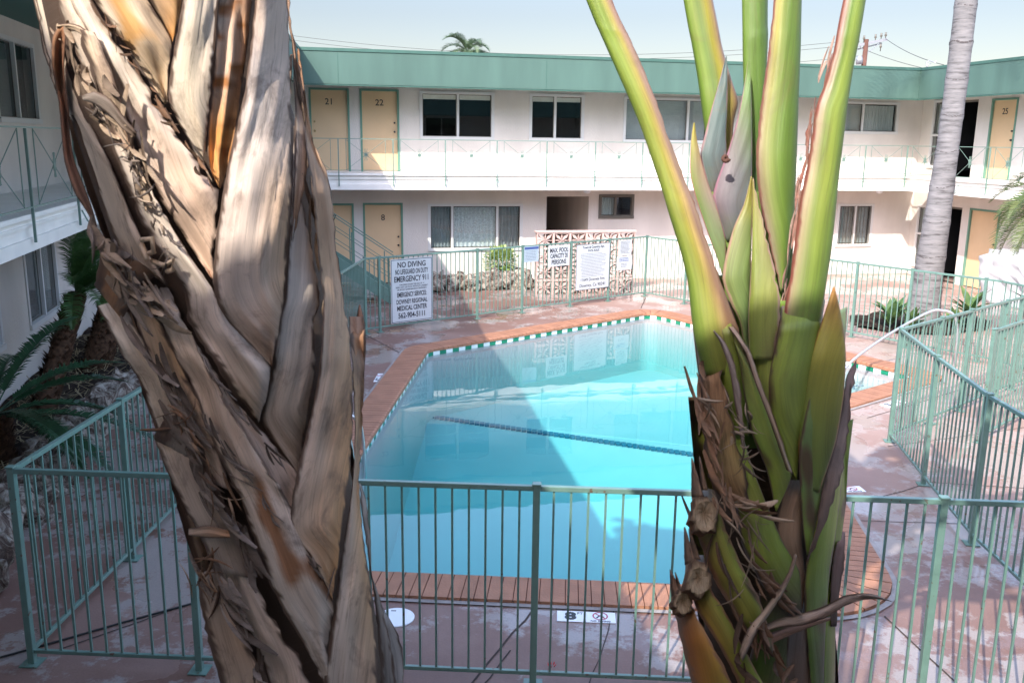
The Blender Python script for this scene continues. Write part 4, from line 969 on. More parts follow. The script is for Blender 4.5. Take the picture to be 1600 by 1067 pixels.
# plastic-wrapped furniture
bm = bmesh.new(); bmesh.ops.create_cube(bm, size=1); bmesh.ops.subdivide_edges(bm, edges=bm.edges[:], cuts=14, use_grid_fill=True)
for v in bm.verts:
    p = v.co.copy(); hgt = 1.0 if p.x < .1 else .82
    v.co = Vector((p.x*2.0, p.y*1.0, (p.z+.5)*1.25*hgt)); k_ = noise.noise(Vector((p.x*7, p.y*7, p.z*2.5)))*.11+abs(noise.noise(Vector((p.x*3.1+p.z*3, p.y*4, p.z*5))))*.16
    v.co += Vector((p.x, p.y, .25 if p.z > .45 else 0)).normalized()*k_ if p.length else Vector((0, 0, 0)); 
    if p.z > .4: v.co.x *= .86; v.co.y *= .86
me = bpy.data.meshes.new('covered_furniture'); bm.to_mesh(me); bm.free(); me.materials.append(M['sheet'])
for q in me.polygons: q.use_smooth = True
o = bpy.data.objects.new('covered_furniture', me); C.objects.link(o); o.location = (12.15, 21.1, 0); o.rotation_euler = (0, 0, A-pi/2+.1)
tag(o, 'pile of furniture wrapped in crumpled white plastic sheeting at the right', 'covered furniture')

# ------------------------------------------------------------------ beyond the roofs
up_ = empty('utility_pole', (15.6, 42, 0), 'brown wooden utility pole with crossarm showing above the right part of the roof', 'utility pole')
def PX(x, y, Y=42.0): return at(x, y, Y)
pt = PX(1354, 62); pb = Vector((PX(1351, 105).x-.15, 42, 0)); mb = MB(); mb.tube([pb, pt], [.15, .10], 10); mb.build('pole', M['wood'], up_)
mb = MB(); mb.bar(PX(1338, 72), PX(1386, 62), .10, .12); mb.bar(PX(1342, 77)+Vector((0, .15, 0)), PX(1380, 67.5)+Vector((0, .15, 0)), .05, .06); mb.build('crossarm', M['steel'], up_)
mb = MB(); mb.bar(PX(1343, 72), PX(1353, 84), .03); mb.bar(PX(1376, 66), PX(1356, 84), .03); mb.build('brace', M['steel'], up_)
for x, y in ((1341, 66), (1350, 61), (1368, 59), (1377, 57), (1384, 56), (1376, 74)):
    mb = MB(); q = PX(x, y); mb.tube([q-Z3*.18, q-Z3*.05, q, q+Z3*.06, q+Z3*.13], [.018, .02, .06, .04, .045], 8); mb.build('insulator', M['bronze'], up_)
mb = MB(); mb.tube([PX(1343, 88), PX(1343, 94), PX(1343, 101)], [.12, .16, .15], 12); mb.build('transformer', M['steel'], up_)
def wire(label, a, b, sag, r_=.018):
    mb = MB(); pts = [a.lerp(b, i/24)-Z3*sag*4*(i/24)*(1-i/24) for i in range(25)]; mb.tube(pts, r_, 5)
    tag(mb.build('overhead_wire', M['cable']), label, 'wire', 'overhead wires from the utility pole')
wire('overhead wire dropping right from the pole top toward the grey trunk', PX(1384, 61), PX(1475, 102, 30), .12, .011)
wire('lower overhead wire running right from the pole to the roof edge', PX(1356, 80), PX(1500, 118, 30), .1, .010)
for k, (ya, yb) in enumerate(((63, 31), (70, 38), (88, 62))):
    wire('faint long wire crossing the sky left of the pole, %s' % ['uppermost of three', 'middle of three', 'lowest of three'][k], PX(1341, ya), PX(380, yb+14, 46), .9, .008)
an = empty('roof_antenna', PX(1449, 104, 27), 'small bent metal antenna standing on the far roof by the grey trunk', 'antenna')
mb = MB(); Y_ = 27; q = lambda x, y: PX(x, y, Y_); mb.tube([q(1449, 110), q(1448, 98)], .025, 6); mb.build('mast', M['steel'], an)
mb = MB(); mb.tube([q(1447, 98), q(1452, 95), q(1457, 97), q(1462, 99), q(1462, 95)], .014, 6); mb.tube([q(1448, 103), q(1455, 99)], .012, 6); mb.build('bracket', M['steel'], an)

# ------------------------------------------------------------------ the two big palms in front of the balcony
def resample(P_, n):
    P_ = [Vector(q) for q in P_]; L_ = [0]
    for a, b in zip(P_[:-1], P_[1:]): L_.append(L_[-1]+(b-a).length)
    # smooth with Catmull-Rom then sample evenly
    out = []
    for i in range(n):
        s_ = L_[-1]*i/(n-1); k = 0
        while k < len(P_)-2 and L_[k+1] < s_: k += 1
        t_ = (s_-L_[k])/max(1e-6, L_[k+1]-L_[k]); p0, p1, p2, p3 = P_[max(k-1, 0)], P_[k], P_[k+1], P_[min(k+2, len(P_)-1)]
        m1 = (p2-p0)*.5*(1 if k > 0 else 1); m2 = (p3-p1)*.5
        h1, h2, h3, h4 = 2*t_**3-3*t_**2+1, t_**3-2*t_**2+t_, -2*t_**3+3*t_**2, t_**3-t_**2
        lin = p1.lerp(p2, t_); cr = p1*h1+m1*h2+p2*h3+m2*h4; out.append(lin.lerp(cr, .6))
    return out
def lerpc(a, b, t_): return tuple(a[k]+(b[k]-a[k])*t_ for k in range(3))
def interp(tab, y):
    if y <= tab[0][0]: a, b = tab[0], tab[1]
    elif y >= tab[-1][0]: a, b = tab[-2], tab[-1]
    else:
        for a, b in zip(tab[:-1], tab[1:]):
            if a[0] <= y <= b[0]: break
    return a[1]+(b[1]-a[1])*(y-a[0])/(b[0]-a[0])
class Tree:
    def __init__(s, left, right, d): s.l, s.r, s.d = left, right, d
    def depth(s, px, py):
        yy = max(-60, min(1120, py)); L_, R_ = interp(s.l, yy), interp(s.r, yy); c, hw = (L_+R_)/2, (R_-L_)/2
        q = (px-c)/hw; q = max(-.985, min(.985, q)); return s.d-(hw/F*s.d)*sqrt(1-q*q)
CREAM, GREY, DGREY, BRN, DBRN, ORG, TAN, PINK = (.64, .53, .44), (.33, .265, .225), (.20, .165, .145), (.27, .14, .075), (.06, .038, .025), (.54, .24, .065), (.56, .41, .28), (.40, .25, .19)
GRN, YGRN, DGRN, OLV, YEL, BLU, PUR = (0.156, 0.265, 0.04), (0.242, 0.304, 0.045), (.13, .23, .035), (.27, .30, .045), (.46, .40, .06), (.12, .18, .165), (.24, .17, .19)
def strip(tree, root, L_, R_, lay, cols, name='leaf_sheath', m='husk', bulge=.30, th=.006, rag=(0, 0), edge=(.10, .10), edgec=(.11, .07, .05), nx=18, patch=None, wr=.0, flute=0.0, ends=(1, 1), base=None, curl=0.0, seed=None, mirror=False, mott=.12, tuck=None):
    """sheath between two outlines (photo pixels at the trunk's own distance), thick and bulged, wrapped on the trunk"""
    sd = seed if seed is not None else int(L_[0][0]*7+L_[0][1]*3+lay*11); off = Vector((sd*1.37 % 91, sd*.73 % 57, 0))
    Ls = sum((Vector(a)-Vector(b)).length for a, b in zip(L_[:-1], L_[1:])); ny = max(10, min(110, int(Ls/9)))
    A_, B_ = resample(L_, ny), resample(R_, ny); v_, cc, uvs = [], [], []
    front = []; back = []
    tuck = (.05 if L_[0][1] > 120 else 0) if tuck is None else tuck
    for j in range(ny):
        t_ = j/(ny-1); a, b = A_[j], B_[j]; ax_ = (b-a)
        # ragged margins
        ra = rag[0]*(abs(noise.noise(off+Vector((0, a.y*.045, 1))))*1.5+abs(noise.noise(off+Vector((0, a.y*.16, 2))))*.7); rb = rag[1]*(abs(noise.noise(off+Vector((9, b.y*.045, 1))))*1.5+abs(noise.noise(off+Vector((9, b.y*.16, 2))))*.7)
        w_px = max(ax_.length, 2); sa_, sb_ = min(.4, ra/w_px), 1-min(.4, rb/w_px); wm = (b-a).length*tree.d/F*.85
        fr_, bk_ = [], []
        for i in range(nx):
            s_ = i/(nx-1); se = .5-.5*cos(pi*s_) if nx > 8 else s_; se = max(sa_, min(sb_, se)); q = a.lerp(b, se); arch = sqrt(max(0, 1-(2*se-1)**2))
            d0 = base(q.x, q.y) if base else tree.depth(q.x, q.y)
            ridge = .0028*noise.noise(off+Vector((se*wm*130, t_*1.3, 0)))+wr*noise.noise(off+Vector((se*3, t_*Ls*.012, 4)))+.0045*noise.noise(off+Vector((se*2.2, t_*Ls*.008, 9)))
            fl = flute*cos(se*2*pi)*wm*.2
            d = d0-.011*lay+(tuck*max(0, 1-t_/.13) if not base else 0)-bulge*wm*arch+ridge*(2 if m == 'husk' else .6)+fl - curl*wm*max(0, (abs(2*se-1)-.8))*2
            if mirror: d = 2*tree.d-d
            fr_.append(at(q.x, q.y, d)); k_ = th*(1-.75*abs(2*se-1)**3); bk_.append(at(q.x, q.y, (d+k_) if not mirror else d-k_))
            # pigment
            if len(cols) == 2 and not isinstance(cols[0][0], tuple): col = lerpc(cols[0], cols[1], t_)
            else:                                   # rows of colour across: top row, bottom row
                def row(r_): x_ = se*(len(r_)-1); k0 = min(int(x_), len(r_)-2); return lerpc(r_[k0], r_[k0+1], x_-k0)
                nrow = len(cols); y_ = t_*(nrow-1); k1 = min(int(y_), nrow-2); col = lerpc(row(cols[k1]), row(cols[k1+1]), y_-k1)
            if tree is TL: k9 = min(1.6, .64/max(col)); col = (col[0]*k9, col[1]*k9*.99, col[2]*k9*.93)
            elif m == 'stalk': col = tuple(c_*(.95 if name == 'leaf_sheath' else .74) for c_ in col)
            nz = noise.noise(off+Vector((se*wm*60, t_*Ls*.02, 7))); col = tuple(c_*(1+mott*2*nz) for c_ in col)
            if patch: 
                pn = noise.noise(off+Vector((se*wm*28, t_*Ls*patch[2] if len(patch) > 2 else t_*Ls*.012, 3))); f_ = max(0, min(1, (pn-patch[1])*6)); col = lerpc(col, patch[0], f_)
            ew = .5+.9*noise.noise(off+Vector((3, t_*Ls*.05, 5)))+.5*noise.noise(off+Vector((3, t_*Ls*.2, 5)))
            eL, eR = edge[0]*max(.25, 1+ew), edge[1]*max(.25, 1-ew)
            f_ = max((1-(se-sa_)/eL) if eL > 0 and se-sa_ < eL else 0, (1-(sb_-se)/eR) if eR > 0 and (sb_-se) < eR else 0); f_ = min(1, f_*3.2); col = lerpc(col, edgec, f_)
            cc.append(col); uvs.append((se*wm+off.x, t_*Ls/F*tree.d+off.y))
        front.append(fr_); back.append(bk_)
    mb = MB(); n_ = nx
    for r_ in front: mb.v += r_
    for r_ in back: mb.v += r_
    o_ = ny*n_; cc2 = cc+cc; uv2 = uvs+uvs
    for j in range(ny-1):
        for i in range(n_-1):
            a = j*n_+i; mb.face((a, a+1, a+n_+1, a+n_), True); mb.face((o_+a, o_+a+n_, o_+a+n_+1, o_+a+1), True)
        a = j*n_; mb.face((a, a+n_, o_+a+n_, o_+a), True); a = j*n_+n_-1; mb.face((a, o_+a, o_+a+n_, a+n_), True)
    for j in (0, ny-1):
        for i in range(n_-1): a = j*n_+i; mb.face((a, a+1, o_+a+1, o_+a), True)
    mb.col = cc2; mb.uv = uv2
    return mb.build(name, M[m], root)
def Zc(s, ox, oy, pts): return [(ox+x/s, oy+y/s) for x, y in pts]
ZA = lambda *p: Zc(2.1333, 50, 0, p)
ZB = lambda *p: Zc(1.8818, 150, 500, p)
ZC = lambda *p: Zc(2.134, 900, 0, p)
ZD = lambda *p: Zc(1.8818, 1000, 500, p)

def fibres(root, tree, path, n, spread, ln, lay, m='fray', seed=1, w_=.0012, col=BRN, dirj=1.0, name='loose_fibre'):
    """loose strings and shreds of husk along a path (photo pixels at the trunk's distance)"""
    rr = random.Random(seed); mb = MB(); P_ = resample(path, 60); cols = []
    for k in range(n):
        j = rr.randrange(59); c = P_[j]+Vector((rr.gauss(0, spread), rr.gauss(0, spread))); tn = (P_[j+1]-P_[j]).normalized(); a = rr.gauss(0, dirj*.6); d = Vector((tn.x*cos(a)-tn.y*sin(a), tn.x*sin(a)+tn.y*cos(a)))
        l = ln*rr.uniform(.4, 1.5); q = c-d*l*.5; pts = []; bend = rr.gauss(0, .5); dz = rr.uniform(-.004, .02)
        for i in range(6):
            t_ = i/5; pts.append(at(q.x, q.y, tree.depth(q.x, q.y)-.011*lay-.018-dz*sin(pi*t_)-rr.uniform(0, .003))); ang = bend*.35; d = Vector((d.x*cos(ang)-d.y*sin(ang), d.x*sin(ang)+d.y*cos(ang))); q = q+d*l/5
        n0 = len(mb.v); ww = w_*rr.uniform(.5, 2.2); mb.tube(pts, [ww*.4, ww, ww*1.1, ww, ww*.7, ww*.2], 4, False); c_ = lerpc(col, TAN if rr.random() < .35 else DBRN, rr.uniform(0, .8)); cols += [c_]*(len(mb.v)-n0)
    mb.col = cols; mb.uv = [(i*.013, i*.0007) for i in range(len(mb.v))]
    return mb.build(name, M[m], root)
def shreds(root, tree, path, n, wpx, lpx, lay, seed=1, cols=(BRN, DBRN), out=.02, dirj=.35, name='torn_husk', base=None):
    """torn flat flakes lying along an edge"""
    rr = random.Random(seed); mb = MB(); P_ = resample(path, 80); cl = []
    for k in range(int(n*.3) if not base else n):
        j = rr.randrange(79); c = P_[j]+Vector((rr.gauss(0, wpx*.5), rr.gauss(0, wpx*.5))); tn = (P_[j+1]-P_[j]).normalized(); a = rr.gauss(0, dirj); d = Vector((tn.x*cos(a)-tn.y*sin(a), tn.x*sin(a)+tn.y*cos(a))); nn = Vector((-d.y, d.x)); l = lpx*rr.uniform(.35, 1.3); w_ = wpx*rr.uniform(.25, .8); tw = rr.uniform(-1, 1); prev = None; c_ = lerpc(cols[0], cols[1], rr.random()); sh = rr.uniform(0, out)
        for i in range(7):
            t_ = i/6; q = c+d*l*(t_-.5)+nn*w_*.5*sin(3*t_+tw); hw_ = w_*.5*(sin(pi*(.12+.8*t_))+.25*rr.random()); e = Vector((0, 0)); dd = (base(q.x, q.y) if base else tree.depth(q.x, q.y))-.011*lay-.012-sh*(.3+t_*t_)
            r_ = [mb.p(at(q.x-nn.x*hw_, q.y-nn.y*hw_, dd+.004*tw)), mb.p(at(q.x, q.y, dd-.003)), mb.p(at(q.x+nn.x*hw_, q.y+nn.y*hw_, dd-.004*tw))]; cl += [lerpc(c_, DBRN, rr.random()*.4)]*3
            if prev: mb.face((prev[0], prev[1], r_[1], r_[0]), True); mb.face((prev[1], prev[2], r_[2], r_[1]), True)
            prev = r_
    mb.col = cl; mb.uv = [(i*.0021, i*.0013) for i in range(len(mb.v))]
    return mb.build(name, M['husk'], root)
def core(root, tree, ys, shrink=.86, col=(.10, .065, .045), ground=True):
    mb = MB(); pts, rads = [], []
    for y in ys:
        L_, R_ = interp(tree.l, y), interp(tree.r, y); pts.append(at((L_+R_)/2, y, tree.d)); rads.append((R_-L_)/2/F*tree.d*shrink)
    if ground:
        b = pts[-1]; a = pts[-2]; k = 5
        for i in range(1, k+1): pts.append(Vector((b.x+(.05*i/k), b.y+.04*i/k, b.z*(1-i/k)))); rads.append(rads[len(ys)-1]*(1+.15*i/k))
    mb.tube(pts, rads, 28); mb.col = [col]*len(mb.v); mb.uv = [(i*.02, q.z) for i, q in enumerate(mb.v)]
    return mb.build('trunk', M['husk'], root)

# ---- left: dry brown trunk of overlapping leaf sheaths
TL = Tree([(0, 62), (100, 82), (170, 100), (280, 135), (380, 165), (500, 205), (620, 245), (700, 268), (830, 306), (960, 330), (1067, 352)], [(0, 450), (70, 456), (150, 468), (220, 486), (300, 520), (420, 530), (500, 548), (560, 566), (700, 566), (790, 584), (900, 606), (1067, 636)], 1.46)
bl_ = empty('traveller_palm', (at(480, 1067, 1.46).x, 1.46, 0), 'dry brown trunk of overlapping peeling leaf sheaths at the left foreground', 'palm trunk')
core(bl_, TL, list(range(-60, 1130, 60)), .84)
S_ = lambda L_, R_, lay, cols, **k: strip(TL, bl_, L_, R_, lay, cols, **k)
E_ = 1.0
# upper part, left-leaning sheaths
S_(ZA((330, -130), (385, 0), (440, 90), (462, 150)), ZA((520, -130), (505, 0), (490, 80), (470, 150)), 1, [(CREAM, (.6, .4, .2)), ((.55, .3, .12), ORG)], rag=(0, 3), edge=(.12, .08), patch=(ORG, .05))
S_(ZA((140, -140), (205, 0), (290, 140), (370, 250), (438, 350)), ZA((330, -120), (387, 0), (466, 135), (456, 240), (452, 345)), 2, [(CREAM, CREAM, TAN), ((.60, .47, .34), (.58, .38, .2), (.62, .47, .33))], rag=(3, 2), edge=(.07, .05), patch=((.60, .33, .12), .12), bulge=.22, wr=.004)
S_(ZA((60, -140), (118, 0), (175, 110), (230, 215), (300, 360), (360, 520), (420, 660), (500, 785), (600, 935)), ZA((150, -140), (202, 0), (292, 142), (372, 252), (442, 372), (522, 482), (602, 602), (634, 655), (612, 935)), 3, [(CREAM, (.68, .57, .48), (.62, .5, .42)), ((.68, .58, .5), (.66, .56, .48), (.55, .44, .37)), ((.45, .34, .28), (.50, .36, .28), (.33, .27, .24)), ((.42, .29, .22), (.46, .31, .23), (.42, .29, .22))], rag=(3, 11), edge=(.04, .07), bulge=.20, wr=.006)
shreds(bl_, TL, ZA((200, 0), (290, 140), (370, 252), (440, 372), (520, 480), (600, 605)), 90, 7, 40, 4, seed=3, cols=(BRN, DBRN))
S_(ZA((20, -120), (70, 0), (110, 110), (150, 200), (190, 330), (250, 470), (300, 590), (350, 720), (420, 850), (500, 965))+ZB((265, 0), (330, 110), (400, 220), (474, 300)), ZA((110, -120), (140, 0), (190, 110), (235, 215), (265, 330), (320, 450), (372, 570), (420, 665), (520, 840), (620, 985))+ZB((400, 0), (470, 80), (516, 140), (504, 230), (481, 305)), 4, [((.56, .43, .33), CREAM), ((.60, .50, .42), (.62, .47, .36)), ((.58, .48, .41), (.55, .45, .38)), ((.50, .42, .37), (.50, .42, .36)), ((.46, .36, .3), (.42, .36, .33)), (TAN, (.42, .33, .28))], rag=(7, 4), edge=(.10, .05), bulge=.26, wr=.006, nx=22)
S_(ZA((-15, -120), (22, 60), (55, 240), (95, 350), (140, 420), (190, 560), (225, 660), (262, 760), (300, 860)), ZA((40, -120), (90, 60), (125, 240), (165, 360), (215, 450), (270, 560), (330, 710), (385, 830), (455, 950)), 2, [(CREAM, TAN), ((.66, .6, .52), (.55, .45, .36)), ((.45, .38, .32), (.40, .31, .25))], rag=(6, 4), edge=(.05, .12), bulge=.3, wr=.008)
S_(ZA((-25, -100), (16, 60), (30, 150), (62, 270), (100, 350), (125, 400)), ZA((30, -100), (55, 60), (75, 150), (100, 270), (122, 350), (132, 400)), 1, [((.5, .4, .3), CREAM), (CREAM, CREAM)], rag=(5, 3), edge=(.1, .1), bulge=.3)
S_(ZA((145, 95), (170, 180), (210, 290), (245, 400), (262, 470)), ZA((215, 110), (255, 200), (300, 330), (330, 430), (352, 520)), 5, [(TAN, GREY), (GREY, BRN)], rag=(6, 6), edge=(.18, .18), bulge=.3)
# dark split between
shreds(bl_, TL, ZA((110, 100), (190, 290), (260, 400), (340, 520), (380, 620), (420, 720)), 80, 14, 60, 4, seed=5, cols=(TAN, DBRN), out=.016, dirj=.22)
shreds(bl_, TL, ZA((230, 260), (290, 330), (330, 430), (360, 520), (400, 600)), 36, 16, 70, 6, seed=6, cols=(TAN, DBRN), out=.02, dirj=.25)
fibres(bl_, TL, ZA((180, 330), (260, 420), (330, 560), (400, 720), (450, 900)), 30, 5, 34, 5, m='husk', seed=7, col=DGREY)
# upper part, right-hand sheaths
S_(ZA((520, -130), (502, 0), (478, 130), (458, 250), (455, 340), (505, 440), (545, 520), (600, 605)), ZA((640, -130), (622, 0), (612, 120), (604, 250), (592, 380), (585, 460), (582, 540), (606, 615)), 3, [((.52, .47, .42), CREAM, (.6, .5, .45)), ((.52, .45, .38), (.64, .54, .42), CREAM), ((.55, .45, .36), (.6, .48, .36), (.55, .42, .3))], rag=(2, 5), edge=(.06, .05), bulge=.22, wr=.004)
S_(ZA((640, -130), (620, 0), (606, 200), (590, 350), (581, 450), (586, 540), (606, 600), (622, 628)), ZA((755, -130), (738, 0), (722, 140), (706, 260), (690, 380), (668, 500), (648, 580), (630, 628)), 2, [((.52, .44, .38), BRN), ((.58, .48, .4), (.34, .15, .06)), ((.60, .50, .42), (.32, .13, .05)), (ORG, (.42, .2, .07)), ((.5, .26, .1), BRN)], rag=(2, 2), edge=(.05, .08), bulge=.16, patch=((.36, .15, .05), .08, .045), wr=.008)
S_(ZA((755, -130), (742, 0), (722, 200), (700, 340), (668, 480), (642, 600), (615, 760), (600, 930), (612, 1000), (650, 1070))+[(424, 572)], ZA((850, -130), (856, 0), (862, 200), (866, 420), (868, 600), (856, 780), (846, 930), (836, 1050))+[(426, 573)], 5, [((.34, .24, .18), (.30, .24, .21), (.26, .20, .17)), ((.36, .3, .27), (.40, .33, .29), (.30, .24, .21)), ((.42, .36, .33), (.45, .38, .34), (.36, .27, .22)), ((.36, .29, .26), (.42, .34, .3), (.40, .26, .16)), ((.36, .30, .27), (.40, .33, .29), (.36, .24, .16)), (GREY, BRN, GREY)], rag=(2, 3), edge=(.04, .05), bulge=.24, wr=.005, nx=26)
S_(ZA((845, -130), (850, 60), (866, 170), (875, 400), (872, 560), (868, 700), (862, 800)), ZA((858, -130), (866, 60), (890, 185), (908, 300), (922, 430), (918, 600), (876, 810)), 4, [((.22, .14, .10), (.2, .13, .1)), ((.30, .2, .15), (.24, .15, .11)), ((.35, .27, .22), (.30, .2, .14)), (BRN, BRN)], rag=(2, 6), edge=(.1, .15), bulge=.35)
S_(ZA((870, 420), (866, 600), (856, 760), (846, 900), (838, 1000))+ZB((534, 0), (516, 150), (482, 285), (530, 370), (575, 430), (594, 452)), ZA((878, 420), (896, 600), (925, 780), (950, 900), (965, 1000))+ZB((646, 0), (648, 150), (630, 260), (612, 360), (602, 420), (597, 452)), 3, [(GREY, GREY), ((.38, .34, .32), (.38, .33, .3)), ((.36, .31, .28), (.40, .33, .28)), ((.34, .28, .24), (.35, .27, .22), ), ((.36, .28, .23), (.28, .2, .15))], rag=(2, 4), edge=(.06, .08), bulge=.24, tuck=.02)
S_(ZA((904, 300), (908, 440), (928, 600), (945, 750), (960, 900), (970, 1010))+ZB((664, 20), (655, 150), (630, 280), (600, 400), (575, 520), (568, 625), (625, 690), (668, 770), (694, 822)), ZA((912, 300), (942, 470), (985, 570), (1006, 680), (1018, 820), (1034, 940), (1044, 1020))+ZB((746, 20), (756, 160), (758, 300), (750, 430), (735, 560), (720, 680), (708, 770), (698, 822)), 7, [((.2, .12, .08), (.3, .2, .13)), ((.24, .15, .1), (.30, .2, .14)), ((.32, .22, .15), (.30, .19, .13)), ((.34, .27, .22), (.34, .22, .14)), ((.33, .28, .25), (.44, .24, .12)), ((.40, .34, .3), (.42, .23, .11)), ((.42, .27, .16), (.38, .17, .06))], rag=(2, 3), edge=(.05, .06), bulge=.26, wr=.004, nx=24, tuck=.02)
S_(ZA((880, 160), (893, 300), (900, 420), (915, 560)), ZA((893, 165), (912, 300), (935, 450), (960, 560)), 1, [BRN, DGREY], rag=(3, 4), edge=(.2, .2), bulge=.3)
shreds(bl_, TL, ZA((870, 180), (900, 400), (935, 640), (965, 900), (980, 1067)), 46, 10, 90, 3, seed=9, cols=(TAN, DBRN), out=.006, dirj=.07)
# hanging brown tongue at the upper left
BT = lambda x, y: TL.depth(max(x, 95), y)-.05
strip(TL, bl_, ZA((88, 88), (66, 130), (66, 220), (88, 340), (98, 450), (108, 540), (140, 640), (178, 700), (210, 756)), ZA((112, 92), (112, 150), (108, 240), (124, 360), (126, 440), (140, 530), (170, 610), (200, 690), (218, 756)), 1, [(BRN, (.2, .09, .05)), ((.2, .08, .045), (.14, .06, .04)), ((.2, .13, .1), (.16, .11, .09))], base=BT, bulge=.4, th=.004, edge=(.1, .1), nx=8, name='hanging_husk')
strip(TL, bl_, ZA((80, 85), (120, 78), (160, 86), (200, 120), (225, 165)), ZA((84, 98), (120, 96), (155, 108), (190, 145), (215, 195)), 1, [TAN, GREY], base=BT, bulge=.4, th=.004, edge=(.15, .15), nx=8, name='hanging_husk')
strip(TL, bl_, ZA((165, 320), (210, 305), (262, 330), (310, 395), (350, 440)), ZA((170, 335), (215, 350), (260, 385), (300, 430), (345, 460)), 3, [DGREY, DBRN], base=lambda x, y: TL.depth(x, y)-.055, bulge=.4, th=.004, nx=8, name='hanging_husk')
# middle band (photo rows 370-700)
S_(ZA((206, 950), (222, 870), (232, 800), (280, 812), (330, 850)), ZA((300, 1067), (340, 1010), (375, 960), (420, 920), (455, 960)), 5, [BRN, DBRN], rag=(5, 5), edge=(.2, .2), patch=(DGREY, .1))
S_([(150, 375), (165, 395), (200, 470), (232, 560), (270, 640), (305, 740)], [(175, 372), (215, 440), (260, 520), (300, 600), (335, 680), (365, 770)], 4, [((.42, .34, .28), (.36, .25, .17)), ((.40, .30, .23), (.42, .26, .15)), ((.40, .32, .28), (.36, .26, .2))], rag=(4, 9), edge=(.06, .18), bulge=.3)
S_(ZB((0, -40), (22, 0), (80, 110), (132, 190), (170, 300), (215, 420), (262, 540), (310, 640), (350, 760), (380, 900)), ZB((70, -60), (112, 0), (165, 110), (222, 215), (268, 320), (322, 420), (385, 540), (440, 640), (470, 740), (480, 830)), 3, [((.38, .34, .3), (.42, .36, .31)), ((.46, .4, .34), (.45, .33, .24)), ((.40, .33, .29), (.42, .32, .25)), ((.36, .29, .25), (.38, .3, .26))], rag=(4, 8), edge=(.05, .12), bulge=.3, wr=.006)
S_(ZB((160, -60), (185, 0), (232, 110), (282, 200), (316, 310), (372, 430), (432, 560), (478, 700), (530, 830), (600, 940), (660, 1060), (720, 1180)), ZB((230, -60), (262, 0), (320, 110), (386, 230), (440, 330), (520, 450), (600, 560), (660, 660), (700, 740), (706, 850), (690, 950), (730, 1180)), 6, [((.45, .36, .3), TAN), ((.45, .33, .25), (.42, .31, .25)), ((.50, .41, .35), (.44, .35, .3)), ((.46, .40, .36), (.44, .35, .29)), ((.38, .33, .3), (.36, .27, .22))], rag=(5, 8), edge=(.05, .08), bulge=.24, wr=.006, patch=((.34, .17, .09), .22), nx=24)
S_([(226, 430), (242, 470)]+ZB((205, 10), (262, 130), (330, 250), (395, 360), (450, 470), (505, 560), (566, 640)), [(262, 440), (275, 470)]+ZB((262, 10), (330, 110), (400, 222), (474, 305), (545, 385), (600, 455), (588, 560), (572, 640)), 3, [((.46, .38, .33), (.42, .36, .32)), ((.48, .38, .32), (.40, .33, .29)), ((.44, .38, .34), (.45, .34, .29)), ((.40, .3, .25), (.42, .29, .22))], rag=(4, 7), edge=(.05, .07), bulge=.22, wr=.005)
S_(ZB((742, -10), (752, 160), (760, 330), (752, 480), (735, 600), (716, 720), (702, 820), (684, 940), (668, 1067), (660, 1190)), ZB((790, -10), (792, 160), (784, 330), (776, 480), (784, 600), (800, 720), (816, 850), (826, 960), (832, 1067), (840, 1190)), 6, [((.28, .17, .12), (.2, .12, .09)), ((.40, .27, .17), (.30, .18, .11)), ((.38, .32, .28), (.42, .25, .13)), ((.34, .31, .29), (.38, .24, .14)), ((.32, .29, .27), (.33, .22, .16))], rag=(2, 3), edge=(.06, .08), bulge=.32, wr=.004)
S_(ZB((772, 480), (780, 560), (796, 680), (815, 800), (828, 930), (836, 1067), (842, 1190)), ZB((780, 480), (798, 540), (808, 640), (812, 740), (846, 850), (870, 960), (880, 1067), (890, 1190)), 3, [DGREY, (.14, .12, .11)], rag=(2, 3), edge=(.2, .2), bulge=.35)
S_(ZB((836, 845), (850, 930), (866, 1000), (872, 1067), (880, 1190)), ZB((845, 845), (880, 900), (902, 960), (908, 1067), (916, 1190)), 1, [(.16, .14, .13), (.2, .17, .16)], rag=(2, 2), edge=(.15, .15), bulge=.4)
S_(ZB((742, 20), (752, 100), (760, 200), (765, 320)), ZB((792, 10), (794, 100), (790, 200), (778, 320)), 5, [BRN, (.26, .16, .11)], rag=(2, 5), edge=(.15, .2), bulge=.3)
strip(TL, bl_, [(561, 476), (556, 500), (552, 540), (553, 590)], [(563, 476), (570, 505), (572, 545), (568, 590)], 1, [(.26, .13, .09), BRN], base=lambda x, y: TL.d-.03, bulge=.5, th=.01, nx=8, name='broken_tip', edge=(.2, .2))
# lower left stubs
S_(ZB((168, 350), (172, 320), (186, 296), (222, 276), (262, 284)), ZB((280, 430), (290, 400), (300, 370), (308, 340), (290, 310)), 6, [DGREY, DBRN], rag=(5, 5), edge=(.3, .3))
S_(ZB((165, 340), (205, 440), (262, 560), (310, 650), (350, 740)), ZB((285, 300), (335, 400), (380, 520), (440, 620), (470, 760)), 5, [((.42, .36, .32), (.33, .2, .13)), ((.40, .32, .27), DBRN), ((.36, .3, .27), DBRN)], rag=(3, 14), edge=(.05, .3), bulge=.26)
S_(ZB((262, 560), (320, 660), (385, 780), (440, 900), (490, 1020), (520, 1180)), ZB((372, 590), (420, 690), (480, 790), (545, 900), (610, 1000), (670, 1150)), 4, [((.40, .33, .29), (.38, .3, .26)), ((.42, .34, .29), (.40, .31, .26)), ((.38, .3, .25), (.32, .22, .17))], rag=(4, 8), edge=(.06, .12), bulge=.3, wr=.006)
